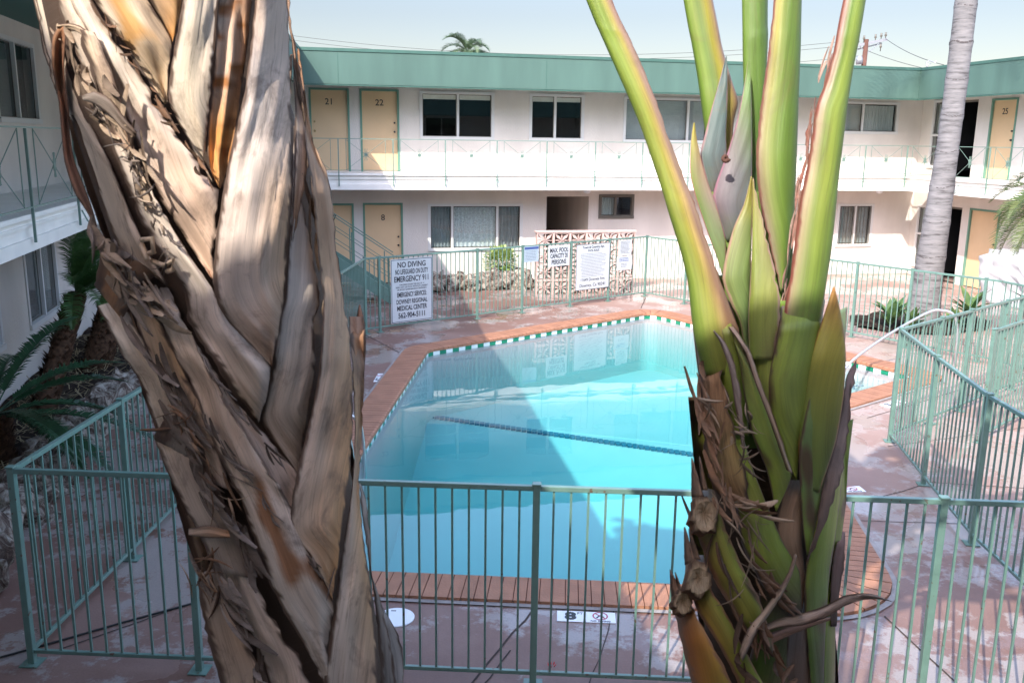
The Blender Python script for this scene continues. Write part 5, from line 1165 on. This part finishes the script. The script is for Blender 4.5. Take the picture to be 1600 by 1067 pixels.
S_(ZB((300, 745), (302, 830), (322, 930), (360, 1050), (390, 1190)), ZB((370, 722), (398, 830), (440, 930), (488, 1040), (540, 1190)), 6, [(DGREY, (.14, .1, .08)), ((.32, .24, .19), (.30, .2, .14)), ((.38, .29, .23), (.33, .27, .24))], rag=(4, 6), edge=(.12, .16), bulge=.3)
S_(ZB((272, 612), (330, 604), (390, 618)), ZB((272, 632), (330, 640), (395, 640)), 8, [(.34, .25, .2), BRN], nx=8, bulge=.6, name='torn_husk')
for q in (dict(p=ZB((130, 40), (180, 120), (240, 220), (300, 330)), n=60, w=14, l=60, s=31), dict(p=ZB((230, 280), (300, 420), (350, 520), (420, 640), (470, 760)), n=90, w=15, l=80, s=32), dict(p=ZB((310, 740), (330, 760), (380, 800), (440, 900), (500, 1040)), n=60, w=15, l=70, s=33), dict(p=ZB((300, 250), (380, 380), (460, 480), (560, 620), (650, 730), (700, 830)), n=90, w=7, l=46, s=34), dict(p=ZB((300, 100), (400, 230), (470, 330), (560, 440)), n=50, w=6, l=40, s=35)):
    shreds(bl_, TL, q['p'], q['n'], q['w'], q['l'], 6, seed=q['s'], cols=(GREY, DBRN), out=.014, dirj=.22)
shreds(bl_, TL, ZA((230, 800), (300, 900), (380, 980), (470, 1067)), 80, 18, 70, 6, seed=41, cols=(TAN, DGREY), out=.03, dirj=.3)
fibres(bl_, TL, ZA((240, 830), (330, 930), (420, 1040)), 26, 12, 40, 6, m='husk', seed=42, col=GREY, dirj=.8)
fibres(bl_, TL, ZB((180, 300), (260, 290), (330, 420), (400, 560)), 20, 9, 50, 6, m='husk', seed=43, col=BRN, dirj=.6)
fibres(bl_, TL, ZB((310, 740), (330, 720), (360, 860)), 18, 9, 44, 6, m='husk', seed=44, col=BRN, dirj=.6)
arc = [at(x, y, TL.depth(x, y)-.09) for x, y in ZA((365, 800), (400, 795), (405, 840), (372, 850), (365, 815))]
mb = MB(); mb.tube(arc+[arc[-1]+Vector((.01, -.01, -.02))], .004, 6); q2 = [at(x, y, TL.depth(x, y)-.085) for x, y in ZA((400, 870), (440, 885), (470, 868), (468, 900), (450, 905))]; mb.tube(q2, .0035, 6); mb.col = [TAN]*len(mb.v); mb.uv = [(0, i*.01) for i in range(len(mb.v))]; mb.build('curled_tendril', M['husk'], bl_)
# far side of the same trunk: simpler sheaths
random.seed(8)
for k in range(9):
    y0 = -120+k*135; xl, xr = interp(TL.l, max(0, min(1067, y0))), interp(TL.r, max(0, min(1067, y0))); x0 = xl+(xr-xl)*(.05 if k % 2 else .45); w_ = (xr-xl)*.5
    S_([(x0, y0), (x0+30, y0+220), (x0+w_*.5+40, y0+520)], [(x0+w_, y0), (x0+w_+20, y0+220), (x0+w_*.5+70, y0+520)], 2+k % 3, [TAN, GREY] if k % 2 else [GREY, BRN], mirror=True, rag=(3, 3))

# ---- right: green stalks over a cut-back husky base
TR = Tree([(0, 1075), (300, 1085), (430, 1085), (560, 1090), (700, 1078), (900, 1060), (1000, 1050), (1067, 1060)], [(0, 1340), (300, 1320), (430, 1315), (560, 1335), (700, 1322), (850, 1322), (900, 1315), (1067, 1306)], 1.66)
br_ = empty('traveller_palm', (at(1185, 1067, 1.66).x, 1.66, 0), 'palm with thick green leaf stalks above a husky cut-back base in the foreground', 'palm')
core(br_, TR, list(range(600, 1130, 60)), .68, (.09, .06, .04))
G_ = lambda L_, R_, lay, cols, **k: strip(TR, br_, L_, R_, lay, cols, **{**dict(m='stalk', name='leaf_stalk', bulge=.42, th=.05, edge=(0, 0), mott=.05), **k})
cz = lambda dz: (lambda x, y: 1.60+dz+max(0, (560-y))*.0002)
UP = -480
def ext(pts, k=1.0):
    """continue an outline upwards beyond the frame"""
    (x0, y0), (x1, y1) = pts[0], pts[2]; s_ = (UP-y0)/(y1-y0) if y1 != y0 else 0; return [(x0+(x1-x0)*s_*.9, UP)]+pts
# far pair of stalks first
G_(ext(ZC((358, 0), (386, 150), (405, 260), (430, 440), (445, 560), (460, 700))), ext(ZC((456, 0), (488, 160), (520, 270), (541, 340), (524, 430), (520, 700))), 0, [(GRN, YGRN, GRN, YEL, PINK), (GRN, YGRN, GRN, YEL, PINK), (GRN, (0.257, 0.359, 0.05), GRN, YEL, (.42, .25, .2)), (DGRN, GRN, GRN, (.5, .4, .08), (.3, .16, .12))], base=cz(.06), flute=0)
G_(ext(ZC((553, 0), (556, 200), (562, 380), (566, 600), (560, 760))), ext(ZC((640, 0), (641, 120), (634, 250), (622, 400), (610, 760))), 0, [(GRN, (0.234, 0.359, 0.05), GRN, (0.156, 0.257, 0.05)), ((0.195, 0.328, 0.05), GRN, (0.14, 0.25, 0.05), DGRN), (DGRN, DGRN, DGRN, DGRN)], base=cz(.04))
# spear leaves
G_(ZC((500, 188), (478, 270), (450, 370), (424, 470), (414, 520), (432, 590), (452, 650)), ZC((503, 188), (506, 280), (504, 370), (500, 450), (502, 520), (486, 600), (456, 655)), 1, [(BLU, BLU), (BLU, (.14, .21, .19)), (BLU, (.17, .21, .21)), ((.14, .2, .16), (.2, .15, .17))], base=cz(.02), th=.012, bulge=.22, name='furled_leaf', edge=(.05, .08), edgec=(.3, .17, .17))
G_(ZC((574, 205), (560, 290), (540, 390), (508, 500), (470, 600), (455, 660), (470, 720), (500, 800)), ZC((578, 205), (584, 300), (587, 420), (587, 590), (585, 680), (572, 740), (545, 790), (508, 806)), 2, [((0.195, 0.328, 0.08), GRN), (GRN, (0.172, 0.296, 0.12)), ((.20, .17, .15), (.17, .25, .12)), (PUR, (.15, .20, .18)), (PUR, (.13, .18, .18)), ((.17, .17, .15), (.16, .23, .10))], base=cz(0), th=.014, bulge=.24, name='furled_leaf', edge=(.05, .03), edgec=(.32, .16, .2))
G_(ZC((392, 410), (384, 460), (380, 540), (382, 590), (402, 670), (436, 770), (470, 860), (486, 912)), ZC((396, 410), (404, 470), (420, 540), (440, 610), (470, 690), (496, 790), (500, 850), (490, 912)), 3, [(YEL, YEL), ((0.273, 0.328, 0.08), (.45, .3, .2)), (GRN, (.42, .3, .26)), ((0.156, 0.265, 0.1), (.25, .3, .15)), ((0.172, 0.281, 0.07), (.2, .3, .08))], base=cz(-.02), th=.012, bulge=.2, name='furled_leaf', edge=(.04, .06), edgec=(.34, .15, .13))
# big front stalks
P1L = ZC((33, 0), (80, 112), (160, 292), (210, 410), (242, 500), (285, 630), (312, 722), (352, 850), (374, 950), (386, 1067), (400, 1150), (425, 1250))
P1R = ZC((124, 0), (186, 135), (232, 240), (275, 350), (310, 455), (352, 565), (392, 660), (424, 760), (462, 870), (492, 960), (530, 1050), (560, 1150), (570, 1250))
G_(ext(P1L), ext(P1R), 5, [(GRN, (0.257, 0.39, 0.05), (0.281, 0.406, 0.06), YGRN, YEL, PINK, PINK), ((0.195, 0.328, 0.05), (0.265, 0.39, 0.06), GRN, YGRN, YEL, PINK, PINK), (GRN, (0.281, 0.39, 0.06), (0.257, 0.367, 0.05), (0.312, 0.39, 0.06), YEL, (.55, .35, .25), PINK), ((0.218, 0.328, 0.05), (0.328, 0.39, 0.06), (0.351, 0.39, 0.07), YEL, (.6, .42, .15), PINK, TAN), (DGRN, (.2, .3, .05), OLV, OLV, (.3, .22, .08), BRN, BRN)], base=cz(-.02), edge=(0, .045), edgec=(.25, .11, .08), rag=(0, 4), nx=30, bulge=.4)
P4L = ZC((658, 0), (645, 120), (628, 260), (608, 400), (598, 520), (606, 640), (630, 760), (658, 880), (680, 970))
P4R = ZC((753, 0), (750, 150), (744, 300), (738, 480), (732, 640), (722, 780), (706, 900), (688, 975))
G_(ext(P4L), ext(P4R), 4, [(PINK, (0.351, 0.374, 0.06), YGRN, (0.296, 0.39, 0.05), GRN, GRN), (PINK, YEL, YGRN, (0.281, 0.374, 0.05), GRN, (0.156, 0.273, 0.04)), ((.5, .35, .24), YEL, YGRN, GRN, (0.172, 0.281, 0.05), DGRN), ((.5, .34, .26), (.38, .36, .14), (0.25, 0.328, 0.06), GRN, DGRN, DGRN), ((.35, .22, .2), (.36, .3, .2), (0.234, 0.281, 0.1), (.2, .3, .05), DGRN, DGRN)], base=cz(0), edge=(.05, 0), edgec=(.25, .1, .08), rag=(3, 0), nx=26)
P5L = ZC((890, 0), (858, 170), (824, 290), (800, 350), (786, 440), (768, 560), (744, 680), (728, 800), (712, 920), (690, 1050), (672, 1110))
P5R = ZC((967, 0), (945, 130), (925, 230), (906, 350), (892, 470), (876, 600), (864, 730), (850, 850), (836, 940), (818, 1060), (800, 1150))
G_(ext(P5L), ext(P5R), 6, [(PINK, PINK, GRN, (0.265, 0.39, 0.06), (0.257, 0.374, 0.06), GRN), ((.42, .2, .15), PINK, (0.187, 0.312, 0.06), (0.265, 0.39, 0.06), (0.265, 0.374, 0.06), GRN), ((.3, .1, .07), PINK, GRN, (0.281, 0.39, 0.06), (0.281, 0.39, 0.07), (0.234, 0.343, 0.06)), (PINK, (.5, .4, .22), YGRN, (0.328, 0.39, 0.06), (0.296, 0.39, 0.06), GRN), ((.5, .33, .26), (.3, .3, .1), (0.203, 0.281, 0.06), (0.187, 0.296, 0.05), GRN, (.18, .28, .05))], base=cz(-.05), edge=(.07, 0), edgec=(.22, .07, .05), rag=(1.5, 0), nx=28)
# pinkish cracked margins
shreds(br_, TR, [(x-3, y) for x, y in P5L[1:10]], 34, 6, 46, 1, seed=51, cols=((.30, .10, .07), (.5, .34, .28)), out=.004, dirj=.06, name='cracked_margin', base=cz(-.045))
# lower front pair
strip(TR, br_, [(1085, 470), (1090, 560), (1100, 640), (1120, 700)], [(1285, 470), (1280, 560), (1270, 640), (1250, 700)], 0, [(DGRN, (.2, .3, .05), DGRN), ((.2, .3, .05), DGRN, (.2, .3, .05))], m='stalk', base=lambda x, y: TR.d-.06, bulge=.3, th=.02)
G_(ZC((440, 640), (470, 760), (486, 900), (500, 1000), (520, 1100)), ZC((520, 640), (560, 760), (590, 900), (600, 1000), (610, 1100)), 1, [((.2, .3, .05), DGRN), ((.2, .3, .05), (.2, .3, .05)), (DGRN, (.2, .3, .05))], base=cz(.0), th=.02, bulge=.2)
G_(ZC((600, 640), (620, 760), (650, 880), (660, 1000), (660, 1100)), ZC((735, 640), (730, 760), (720, 880), (715, 1000), (700, 1100)), 1, [(DGRN, (.2, .3, .05)), ((.2, .3, .05), (.2, .3, .05)), (DGRN, (.2, .3, .05))], base=cz(.02), th=.02, bulge=.2)
G_(ZC((583, 588), (560, 680), (525, 760), (500, 850), (488, 930), (515, 1010), (545, 1067), (560, 1150), (580, 1250)), ZC((586, 588), (588, 700), (586, 800), (582, 930), (576, 1067), (574, 1150), (600, 1250)), 6, [(YEL, YEL), ((.34, .32, .12), (.2, .28, .08)), ((.26, .31, .09), (.17, .26, .07)), ((.24, .3, .08), (0.172, 0.281, 0.1)), ((.3, .3, .1), (.18, .3, .06))], base=cz(-.06), th=.03, edge=(.08, .05), edgec=(.40, .26, .18), bulge=.3)
G_(ZC((588, 600), (588, 720), (586, 850), (578, 980), (574, 1080), (580, 1200)), ZC((592, 590), (618, 700), (642, 800), (660, 880), (682, 970), (684, 1060), (660, 1200)), 7, [(YEL, PINK), ((0.281, 0.328, 0.06), (.42, .36, .15)), ((0.25, 0.32, 0.06), (.36, .34, .12)), ((0.265, 0.328, 0.05), (.45, .45, .1)), ((.2, .28, .04), (.25, .2, .08))], base=cz(-.06), th=.03, edge=(.02, .14), edgec=PINK, bulge=.3, rag=(0, 5))
# right-hand tip leaf
G_([(1302, 448), (1292, 478), (1278, 520), (1264, 560), (1252, 620), (1246, 690), (1252, 760)], [(1304, 448), (1312, 480), (1319, 520), (1322, 560), (1318, 620), (1306, 690), (1280, 770)], 7, [(ORG, ORG), (YEL, (.5, .4, .06)), ((0.234, 0.265, 0.05), (.38, .36, .06)), ((.2, .3, .06), (0.218, 0.25, 0.06)), ((.14, .22, .05), (.16, .22, .05))], base=cz(-.05), th=.02, bulge=.25, edge=(.03, .05), edgec=(.3, .15, .05))
# lower green sheaths
H_ = lambda L_, R_, lay, cols, **k: strip(TR, br_, L_, R_, lay, cols, **{**dict(m='stalk', name='leaf_sheath', bulge=.30, th=.01, edge=(.06, .06), mott=.12, patch=((.10, .065, .03), .34)), **k})
G2, G3 = (.30, .38, .05), (.21, .29, .04)
H_(ZD((158, -20), (170, 60), (186, 140), (215, 240), (270, 330)), ZD((262, -20), (292, 80), (310, 160), (316, 250), (320, 340)), 3, [(G2, OLV), (OLV, DGRN)])
H_(ZD((372, 30), (330, 120), (330, 220), (372, 320), (410, 400), (452, 470)), ZD((412, -30), (418, 100), (440, 250), (450, 350), (456, 420), (458, 472)), 4, [(OLV, G3), (G3, BRN)])
H_(ZD((415, -40), (400, 60), (372, 180), (385, 290), (425, 390), (458, 470)), ZD((545, -60), (530, 40), (512, 160), (492, 270), (470, 370), (462, 470)), 5, [(G2, (.22, .30, .05), (.18, .26, .04)), (G2, (.24, .3, .06), OLV), (G3, OLV, DGRN)])
H_(ZD((528, 0), (512, 120), (490, 250), (468, 380), (470, 500), (478, 600), (490, 690)), ZD((610, -40), (602, 80), (590, 200), (575, 330), (550, 460), (520, 580), (500, 692)), 6, [((.16, .24, .05), (0.187, 0.25, 0.07)), ((.17, .26, .08), (0.187, 0.257, 0.1)), ((.15, .24, .07), (.15, .22, .06)), (G3, G3)])
H_(ZD((262, 10), (292, 120), (308, 240), (330, 340), (372, 440), (398, 560)), ZD((300, 80), (345, 200), (392, 310), (430, 400), (446, 460), (402, 562)), 6, [(OLV, (.3, .25, .12)), ((.22, .28, .08), G2), ((.18, .26, .04), (.2, .24, .04)), (G2, OLV)])
strip(TR, br_, ZD((258, 20), (305, 90), (340, 190), (385, 310), (430, 440)), ZD((280, 20), (325, 90), (358, 185), (402, 300), (452, 455)), 8, [(.50, .36, .28), (.36, .27, .18)], bulge=.5, th=.008, nx=8, edge=(.12, .2), name='dry_margin', rag=(1, 3))
H_(ZD((240, 330), (230, 420), (280, 540), (300, 660), (360, 780), (420, 850)), ZD((300, 330), (330, 430), (372, 540), (420, 650), (470, 740), (476, 860)), 5, [(OLV, G2), ((.24, .24, .05), OLV), (OLV, G3), (DBRN, DBRN)])
strip(TR, br_, ZD((166, 130), (170, 250), (182, 370), (200, 470), (240, 540)), ZD((250, 110), (268, 250), (290, 360), (318, 450), (330, 560)), 6, [((.42, .24, .13), (.34, .18, .09)), ((.44, .27, .15), (.34, .2, .1)), ((.46, .3, .16), (.36, .26, .09)), (BRN, BRN)], m='fray', bulge=.3, rag=(5, 9), edge=(.1, .12), name='husk', wr=.008)
strip(TR, br_, ZD((196, 10), (232, 60), (262, 150), (280, 260), (300, 380)), ZD((205, 10), (262, 80), (296, 190), (306, 300), (310, 385)), 8, [(.30, .25, .22), (.34, .26, .22)], bulge=.3, nx=10, edge=(.15, .1), name='dry_margin', rag=(1, 3))
H_(ZD((430, 470), (405, 560), (400, 640), (430, 720), (450, 800)), ZD((470, 470), (480, 560), (478, 660), (486, 760), (478, 850)), 4, [(BRN, (.3, .22, .15)), ((.28, .2, .12), BRN)], m='husk')
H_(ZD((548, 470), (520, 570), (492, 690), (482, 790), (486, 900), (500, 1067), (500, 1200)), ZD((602, 380), (592, 500), (574, 640), (556, 760), (546, 900), (540, 1067), (545, 1200)), 5, [(G2, OLV), (G3, G2), ((.16, .2, .05), DGRN), (DGRN, DBRN), (DBRN, DGRN)])
strip(TR, br_, ZD((632, 116), (600, 178), (590, 260), (568, 350), (545, 440), (528, 540), (508, 640), (486, 710)), ZD((640, 116), (634, 200), (628, 280), (612, 380), (596, 470), (566, 560), (530, 650), (492, 715)), 7, [((.2, .11, .09), (.3, .17, .14)), ((.3, .2, .16), (.34, .22, .18)), ((.24, .15, .11), (.2, .13, .1)), (DBRN, DBRN)], bulge=.4, rag=(2, 8), edge=(.12, .18), name='husk')
H_(ZD((600, 300), (592, 420), (572, 540), (560, 660), (545, 800), (540, 950), (538, 1190)), ZD((628, 290), (612, 420), (606, 540), (590, 660), (575, 800), (575, 950), (572, 1190)), 3, [(OLV, G3), (G3, G3), (DGRN, BRN)])
strip(TR, br_, ZD((590, 622), (570, 680), (562, 740), (558, 830), (560, 900)), ZD((606, 622), (604, 690), (600, 740), (586, 830), (580, 900)), 4, [(.22, .12, .1), DBRN], rag=(2, 4), bulge=.4, nx=8, name='broken_tip')
# cut stubs at lower left, each with a pale cut face
def stub(tip, body_l, body_r, face_c, face_r, cols, lay, seed):
    H_(body_l, body_r, lay, cols, rag=(2, 3), edge=(.10, .14), edgec=BRN, bulge=.34, th=.02)
    for k, q in enumerate(tip): strip(TR, br_, [q[0], q[1]], [(q[0][0]+3, q[0][1]), q[2]], lay+1, [(.22, .12, .08), (.30, .2, .13)], nx=6, bulge=.4, edge=(.25, .25), name='broken_tip', rag=(1, 1))
    c = at(*face_c, TR.depth(*face_c)-.011*lay-.045); mb = MB(); cl = []; rr = random.Random(seed); i0 = mb.p(c+Vector((0, .010, 0))); cl.append((.30, .2, .11)); prev = None
    for rr_ in range(4):
        ring = []
        for k in range(22):
            a = 2*pi*k/22; r_ = face_r/F*1.5*(rr_+1)/4*(rr.uniform(.93, 1.07) if rr_ < 3 else rr.uniform(.8, 1.2)); ring.append(mb.p(c+Vector((cos(a)*r_*.8, (.008, .003, -.001, .004)[rr_]+rr.uniform(-.002, .002)+sin(a)*.35*r_, sin(a)*r_)))); cl.append(((.42, .3, .18), (.52, .39, .25), (.46, .33, .2), (.14, .08, .05))[rr_])
        for k in range(22):
            if prev: mb.face((prev[k], ring[k], ring[(k+1) % 22], prev[(k+1) % 22]))
            else: mb.face((i0, ring[k], ring[(k+1) % 22]))
        prev = ring
    r2 = [mb.p(mb.v[q]+Vector((0, .03, -.02))) for q in ring]; cl += [BRN]*22
    for k in range(22): mb.face((ring[k], r2[k], r2[(k+1) % 22], ring[(k+1) % 22]))
    mb.col = cl; mb.uv = [(q.x*3, q.z*3) for q in mb.v]; mb.build('cut_face', M['fray'], br_)
z1 = lambda *p: ZD(*p)
stub([z1((150, 405), (150, 520), (190, 520)), z1((172, 400), (180, 500), (200, 500))], ZD((148, 480), (152, 560), (170, 640), (215, 760), (270, 850), (335, 960)), ZD((220, 500), (250, 600), (300, 720), (345, 800), (380, 900), (400, 980)), z1((192, 575))[0], 30, [((.26, .17, .1), (.26, .17, .1)), ((.24, .15, .07), OLV), ((.3, .2, .05), G2), ((.25, .2, .04), OLV), (DGRN, DBRN)], 7, 1)
stub([z1((128, 608), (130, 720), (165, 710)), z1((142, 612), (150, 700), (180, 705))], ZD((126, 690), (134, 770), (165, 850), (215, 930), (260, 1010), (300, 1100), (330, 1200)), ZD((190, 690), (215, 790), (260, 870), (300, 950), (350, 1040), (380, 1100), (410, 1200)), z1((172, 765))[0], 27, [((.24, .15, .1), BRN), ((.42, .22, .05), OLV), ((.45, .28, .05), (.2, .25, .04)), (OLV, G2), (OLV, G3)], 8, 2)
stub([z1((86, 732), (92, 830), (128, 815)), z1((100, 740), (110, 810), (135, 820))], ZD((90, 800), (104, 880), (122, 960), (150, 1067), (180, 1200)), ZD((140, 805), (170, 870), (215, 950), (262, 1040), (310, 1190)), z1((128, 832))[0], 20, [((.3, .15, .08), BRN), ((.42, .13, .04), (.4, .2, .04)), ((.48, .17, .04), (.4, .3, .05)), ((.45, .2, .04), OLV)], 9, 3)
H_(ZD((330, 600), (345, 700), (350, 830), (330, 960), (300, 1080), (300, 1200)), ZD((400, 620), (440, 720), (470, 830), (470, 950), (460, 1080), (460, 1200)), 3, [(OLV, BRN), (DBRN, DBRN), (DGRN, DBRN), (DBRN, BRN)])
H_(ZD((440, 830), (430, 930), (420, 1067), (420, 1200)), ZD((520, 830), (520, 930), (510, 1067), (510, 1200)), 4, [(DGREY, DBRN), ((.1, .09, .08), BRN)], m='husk', patch=None)
for q in (dict(p=ZD((180, 140), (200, 300), (230, 440), (270, 560)), n=70, w=14, l=70, s=61, c=((.34, .2, .12), BRN)), dict(p=ZD((250, 520), (330, 540), (390, 550)), n=34, w=14, l=50, s=62, c=(TAN, BRN)), dict(p=ZD((280, 560), (330, 660), (390, 800), (440, 850)), n=50, w=12, l=60, s=63, c=(BRN, DBRN)), dict(p=ZD((150, 560), (240, 720), (330, 880), (380, 1000)), n=40, w=9, l=50, s=64, c=(BRN, DBRN)), dict(p=ZD((360, 900), (420, 1000), (420, 1067)), n=36, w=14, l=60, s=65, c=(BRN, DBRN)), dict(p=ZD((300, 880), (300, 1000), (330, 1067)), n=26, w=12, l=50, s=66, c=(BRN, DBRN))):
    shreds(br_, TR, q['p'], q['n'], q['w'], q['l'], 8, seed=q['s'], cols=q['c'], out=.03, name='torn_husk')
fibres(br_, TR, ZD((180, 230), (230, 260), (280, 300), (330, 460)), 26, 12, 34, 9, m='fray', seed=71, col=TAN, dirj=1.2)
fibres(br_, TR, ZD((240, 540), (320, 600), (340, 720), (300, 800)), 22, 14, 50, 9, m='fray', seed=72, col=TAN, dirj=1.3, w_=.0008)
# dangling dry strips near the bottom
fb = lambda dz: (lambda x, y: 1.42+dz)
strip(TR, br_, ZD((345, 905), (400, 878), (470, 862), (540, 840), (600, 808), (660, 800), (700, 808), (742, 826)), ZD((352, 925), (410, 905), (480, 900), (550, 874), (610, 838), (665, 822), (705, 822), (744, 830)), 0, [((.44, .34, .26), (.34, .24, .18)), ((.50, .38, .3), (.28, .17, .12)), ((.42, .33, .28), (.3, .22, .18))], base=fb(0), bulge=.3, nx=10, edge=(.1, .2), name='hanging_husk', rag=(1, 3), th=.003)
strip(TR, br_, ZD((320, 950), (380, 920), (440, 895), (500, 880), (560, 870)), ZD((340, 975), (395, 950), (450, 925), (505, 905), (562, 885)), 0, [(.42, .24, .18), (.46, .27, .2)], base=fb(.02), bulge=.3, nx=8, name='hanging_husk', th=.003, rag=(2, 2))
strip(TR, br_, ZD((452, 685), (436, 740), (400, 800), (360, 855), (318, 905), (290, 975)), ZD((462, 690), (448, 748), (414, 815), (376, 872), (342, 922), (302, 1003)), 0, [((.26, .18, .13), (.34, .24, .18)), (TAN, (.42, .32, .24)), (TAN, (.36, .27, .22))], base=fb(-.02), bulge=.5, nx=8, name='hanging_husk', th=.006)
strip(TR, br_, ZD((194, 1000), (180, 1040), (170, 1075)), ZD((204, 1000), (196, 1045), (182, 1075)), 9, [TAN, BRN], nx=6, bulge=.4, name='broken_tip')
# far side
random.seed(18)
for k in range(7):
    y0 = 430+k*95; x0 = 1075+(70 if k % 2 else 0); H_([(x0, y0), (x0+20, y0+180), (x0+90, y0+420)], [(x0+150, y0), (x0+165, y0+180), (x0+110, y0+420)], 2+k % 3, [OLV, BRN], mirror=True)
# small snail shell stuck between the spear leaves
sn = at(*ZC((496, 528))[0], 1.592); mb = MB()
for i in range(26): pass
mb.tube([sn+Vector((.0012*i*cos(i*.5)*.18, -.0003*i, .0012*i*sin(i*.5)*.18)) for i in range(26)], [.0016+.0001*i for i in range(26)], 8)
tag(mb.build('snail_shell', M['wood'], local=sn), 'tiny brown snail shell stuck to the purple spear leaf', 'snail shell')

# crowns above the frame: broad paddle blades on the stalks, many added to cast shade
def blade(root, p, d, L_, w_, droop, seed):
    rr = random.Random(seed); p = Vector(p); d = Vector(d).normalized(); mb = MB(); q = p.copy(); prev = None; n = 22; sd_ = d.cross(Z3).normalized(); rot = rr.uniform(-.8, .8)
    sd_ = (Matrix.Rotation(rot, 3, d) @ sd_).normalized(); col = []
    for i in range(n+1):
        t_ = i/n; hw_ = w_*sin(pi*min(1, .08+.92*t_))**.55*.5+.004; up = sd_.cross(d).normalized()
        row = [mb.p(q+sd_*hw_*s_+up*hw_*.35*abs(s_)+Z3*.02*noise.noise(Vector((t_*9, s_*2, seed)))) for s_ in (-1, -.5, 0, .5, 1)]
        if prev:
            for a in range(4):
                if rr.random() < .93: mb.face((prev[a], prev[a+1], row[a+1], row[a]), True)
        prev = row; d = (d-Z3*droop/n).normalized(); q = q+d*L_/n
    return mb.build('leaf_blade', M['shrub'] if False else M['paddle'], root)
M['paddle'] = leafmat('paddle_leaf', (.07, .15, .03), (.12, .22, .05), .4)
def stalk(root, a, b, r0=.04, r1=.02):
    mb = MB(); mb.tube([a, a.lerp(b, .5)+Vector((0, 0, .05)), b], [r0, (r0+r1)/2, r1], 10); mb.col = [GRN]*len(mb.v); mb.uv = [(i*.01, q.z) for i, q in enumerate(mb.v)]; mb.build('leaf_stalk', M['stalk'], root)
tops = [(80-140, .0), (407, .06), (597, .04), (705, 0), (925+30, -.05)]
for k, (xz, dz) in enumerate([(-40, .0), (300, .06), (590, .04), (730, .0), (1030, -.05)]):
    a = at(900+xz/2.134, -420, 1.80); dr = Vector(((-.55, -.25, .02, .2, .55)[k], (.1, .35, .5, -.1, .2)[k], 1.0)).normalized(); b = a+dr*1.1
    stalk(br_, a, b); blade(br_, b, dr+Vector((0, 0, -.1)), 1.6, .48, .9, k)
for k in range(7):                                               # added unseen blades, leaning out to shade the near pool
    a = at(1100+k*25, -300, 1.9); an_ = .75+k*.17; dr = Vector((cos(an_)*.55, sin(an_)*.55, .9)).normalized(); b = a+dr*(.9+.25*(k % 3))
    stalk(br_, a, b, .035, .02); blade(br_, b, dr, 1.9, .62, .8+.2*(k % 2), 40+k)
for k in range(5):
    a = at(230+k*30, -60, 1.46); an_ = (.35, 1.2, 2.0, 2.8, -.3)[k]; dr = Vector((cos(an_)*.5, sin(an_)*.5, 1)).normalized(); b = a+dr*1.9
    stalk(bl_, a, b, .05, .02); blade(bl_, b, dr, 1.7, .5, 1.0, 20+k)
for k in range(9):                                               # unseen blades added on the left palm to shade the pool
    a = at(230, -60, 1.46); an_ = 2.2+k*.1; b = Vector((-1.05-.12*(k % 3), 2.1-.1*(k % 4), 5.9+.28*(k % 4)))
    stalk(bl_, a, b, .05, .02); blade(bl_, b, Vector((cos(an_)*.85, sin(an_)*.85, .35+.12*(k % 3))), 2.3, .72, .8, 60+k)
for k in range(8):                                               # right palm: added unseen blades that shade the deck to the right
    a = at(1130+k*18, -300, 1.9); an_ = -.8+k*.27; b = Vector((.95+.07*(k % 4), 1.35+.1*(k % 3), 5.3+.3*(k % 4)))
    stalk(br_, a, b, .035, .02); blade(br_, b, Vector((cos(an_)*.85, sin(an_)*.85+.15, .3+.15*(k % 3))), 2.2, .72, .7, 80+k)
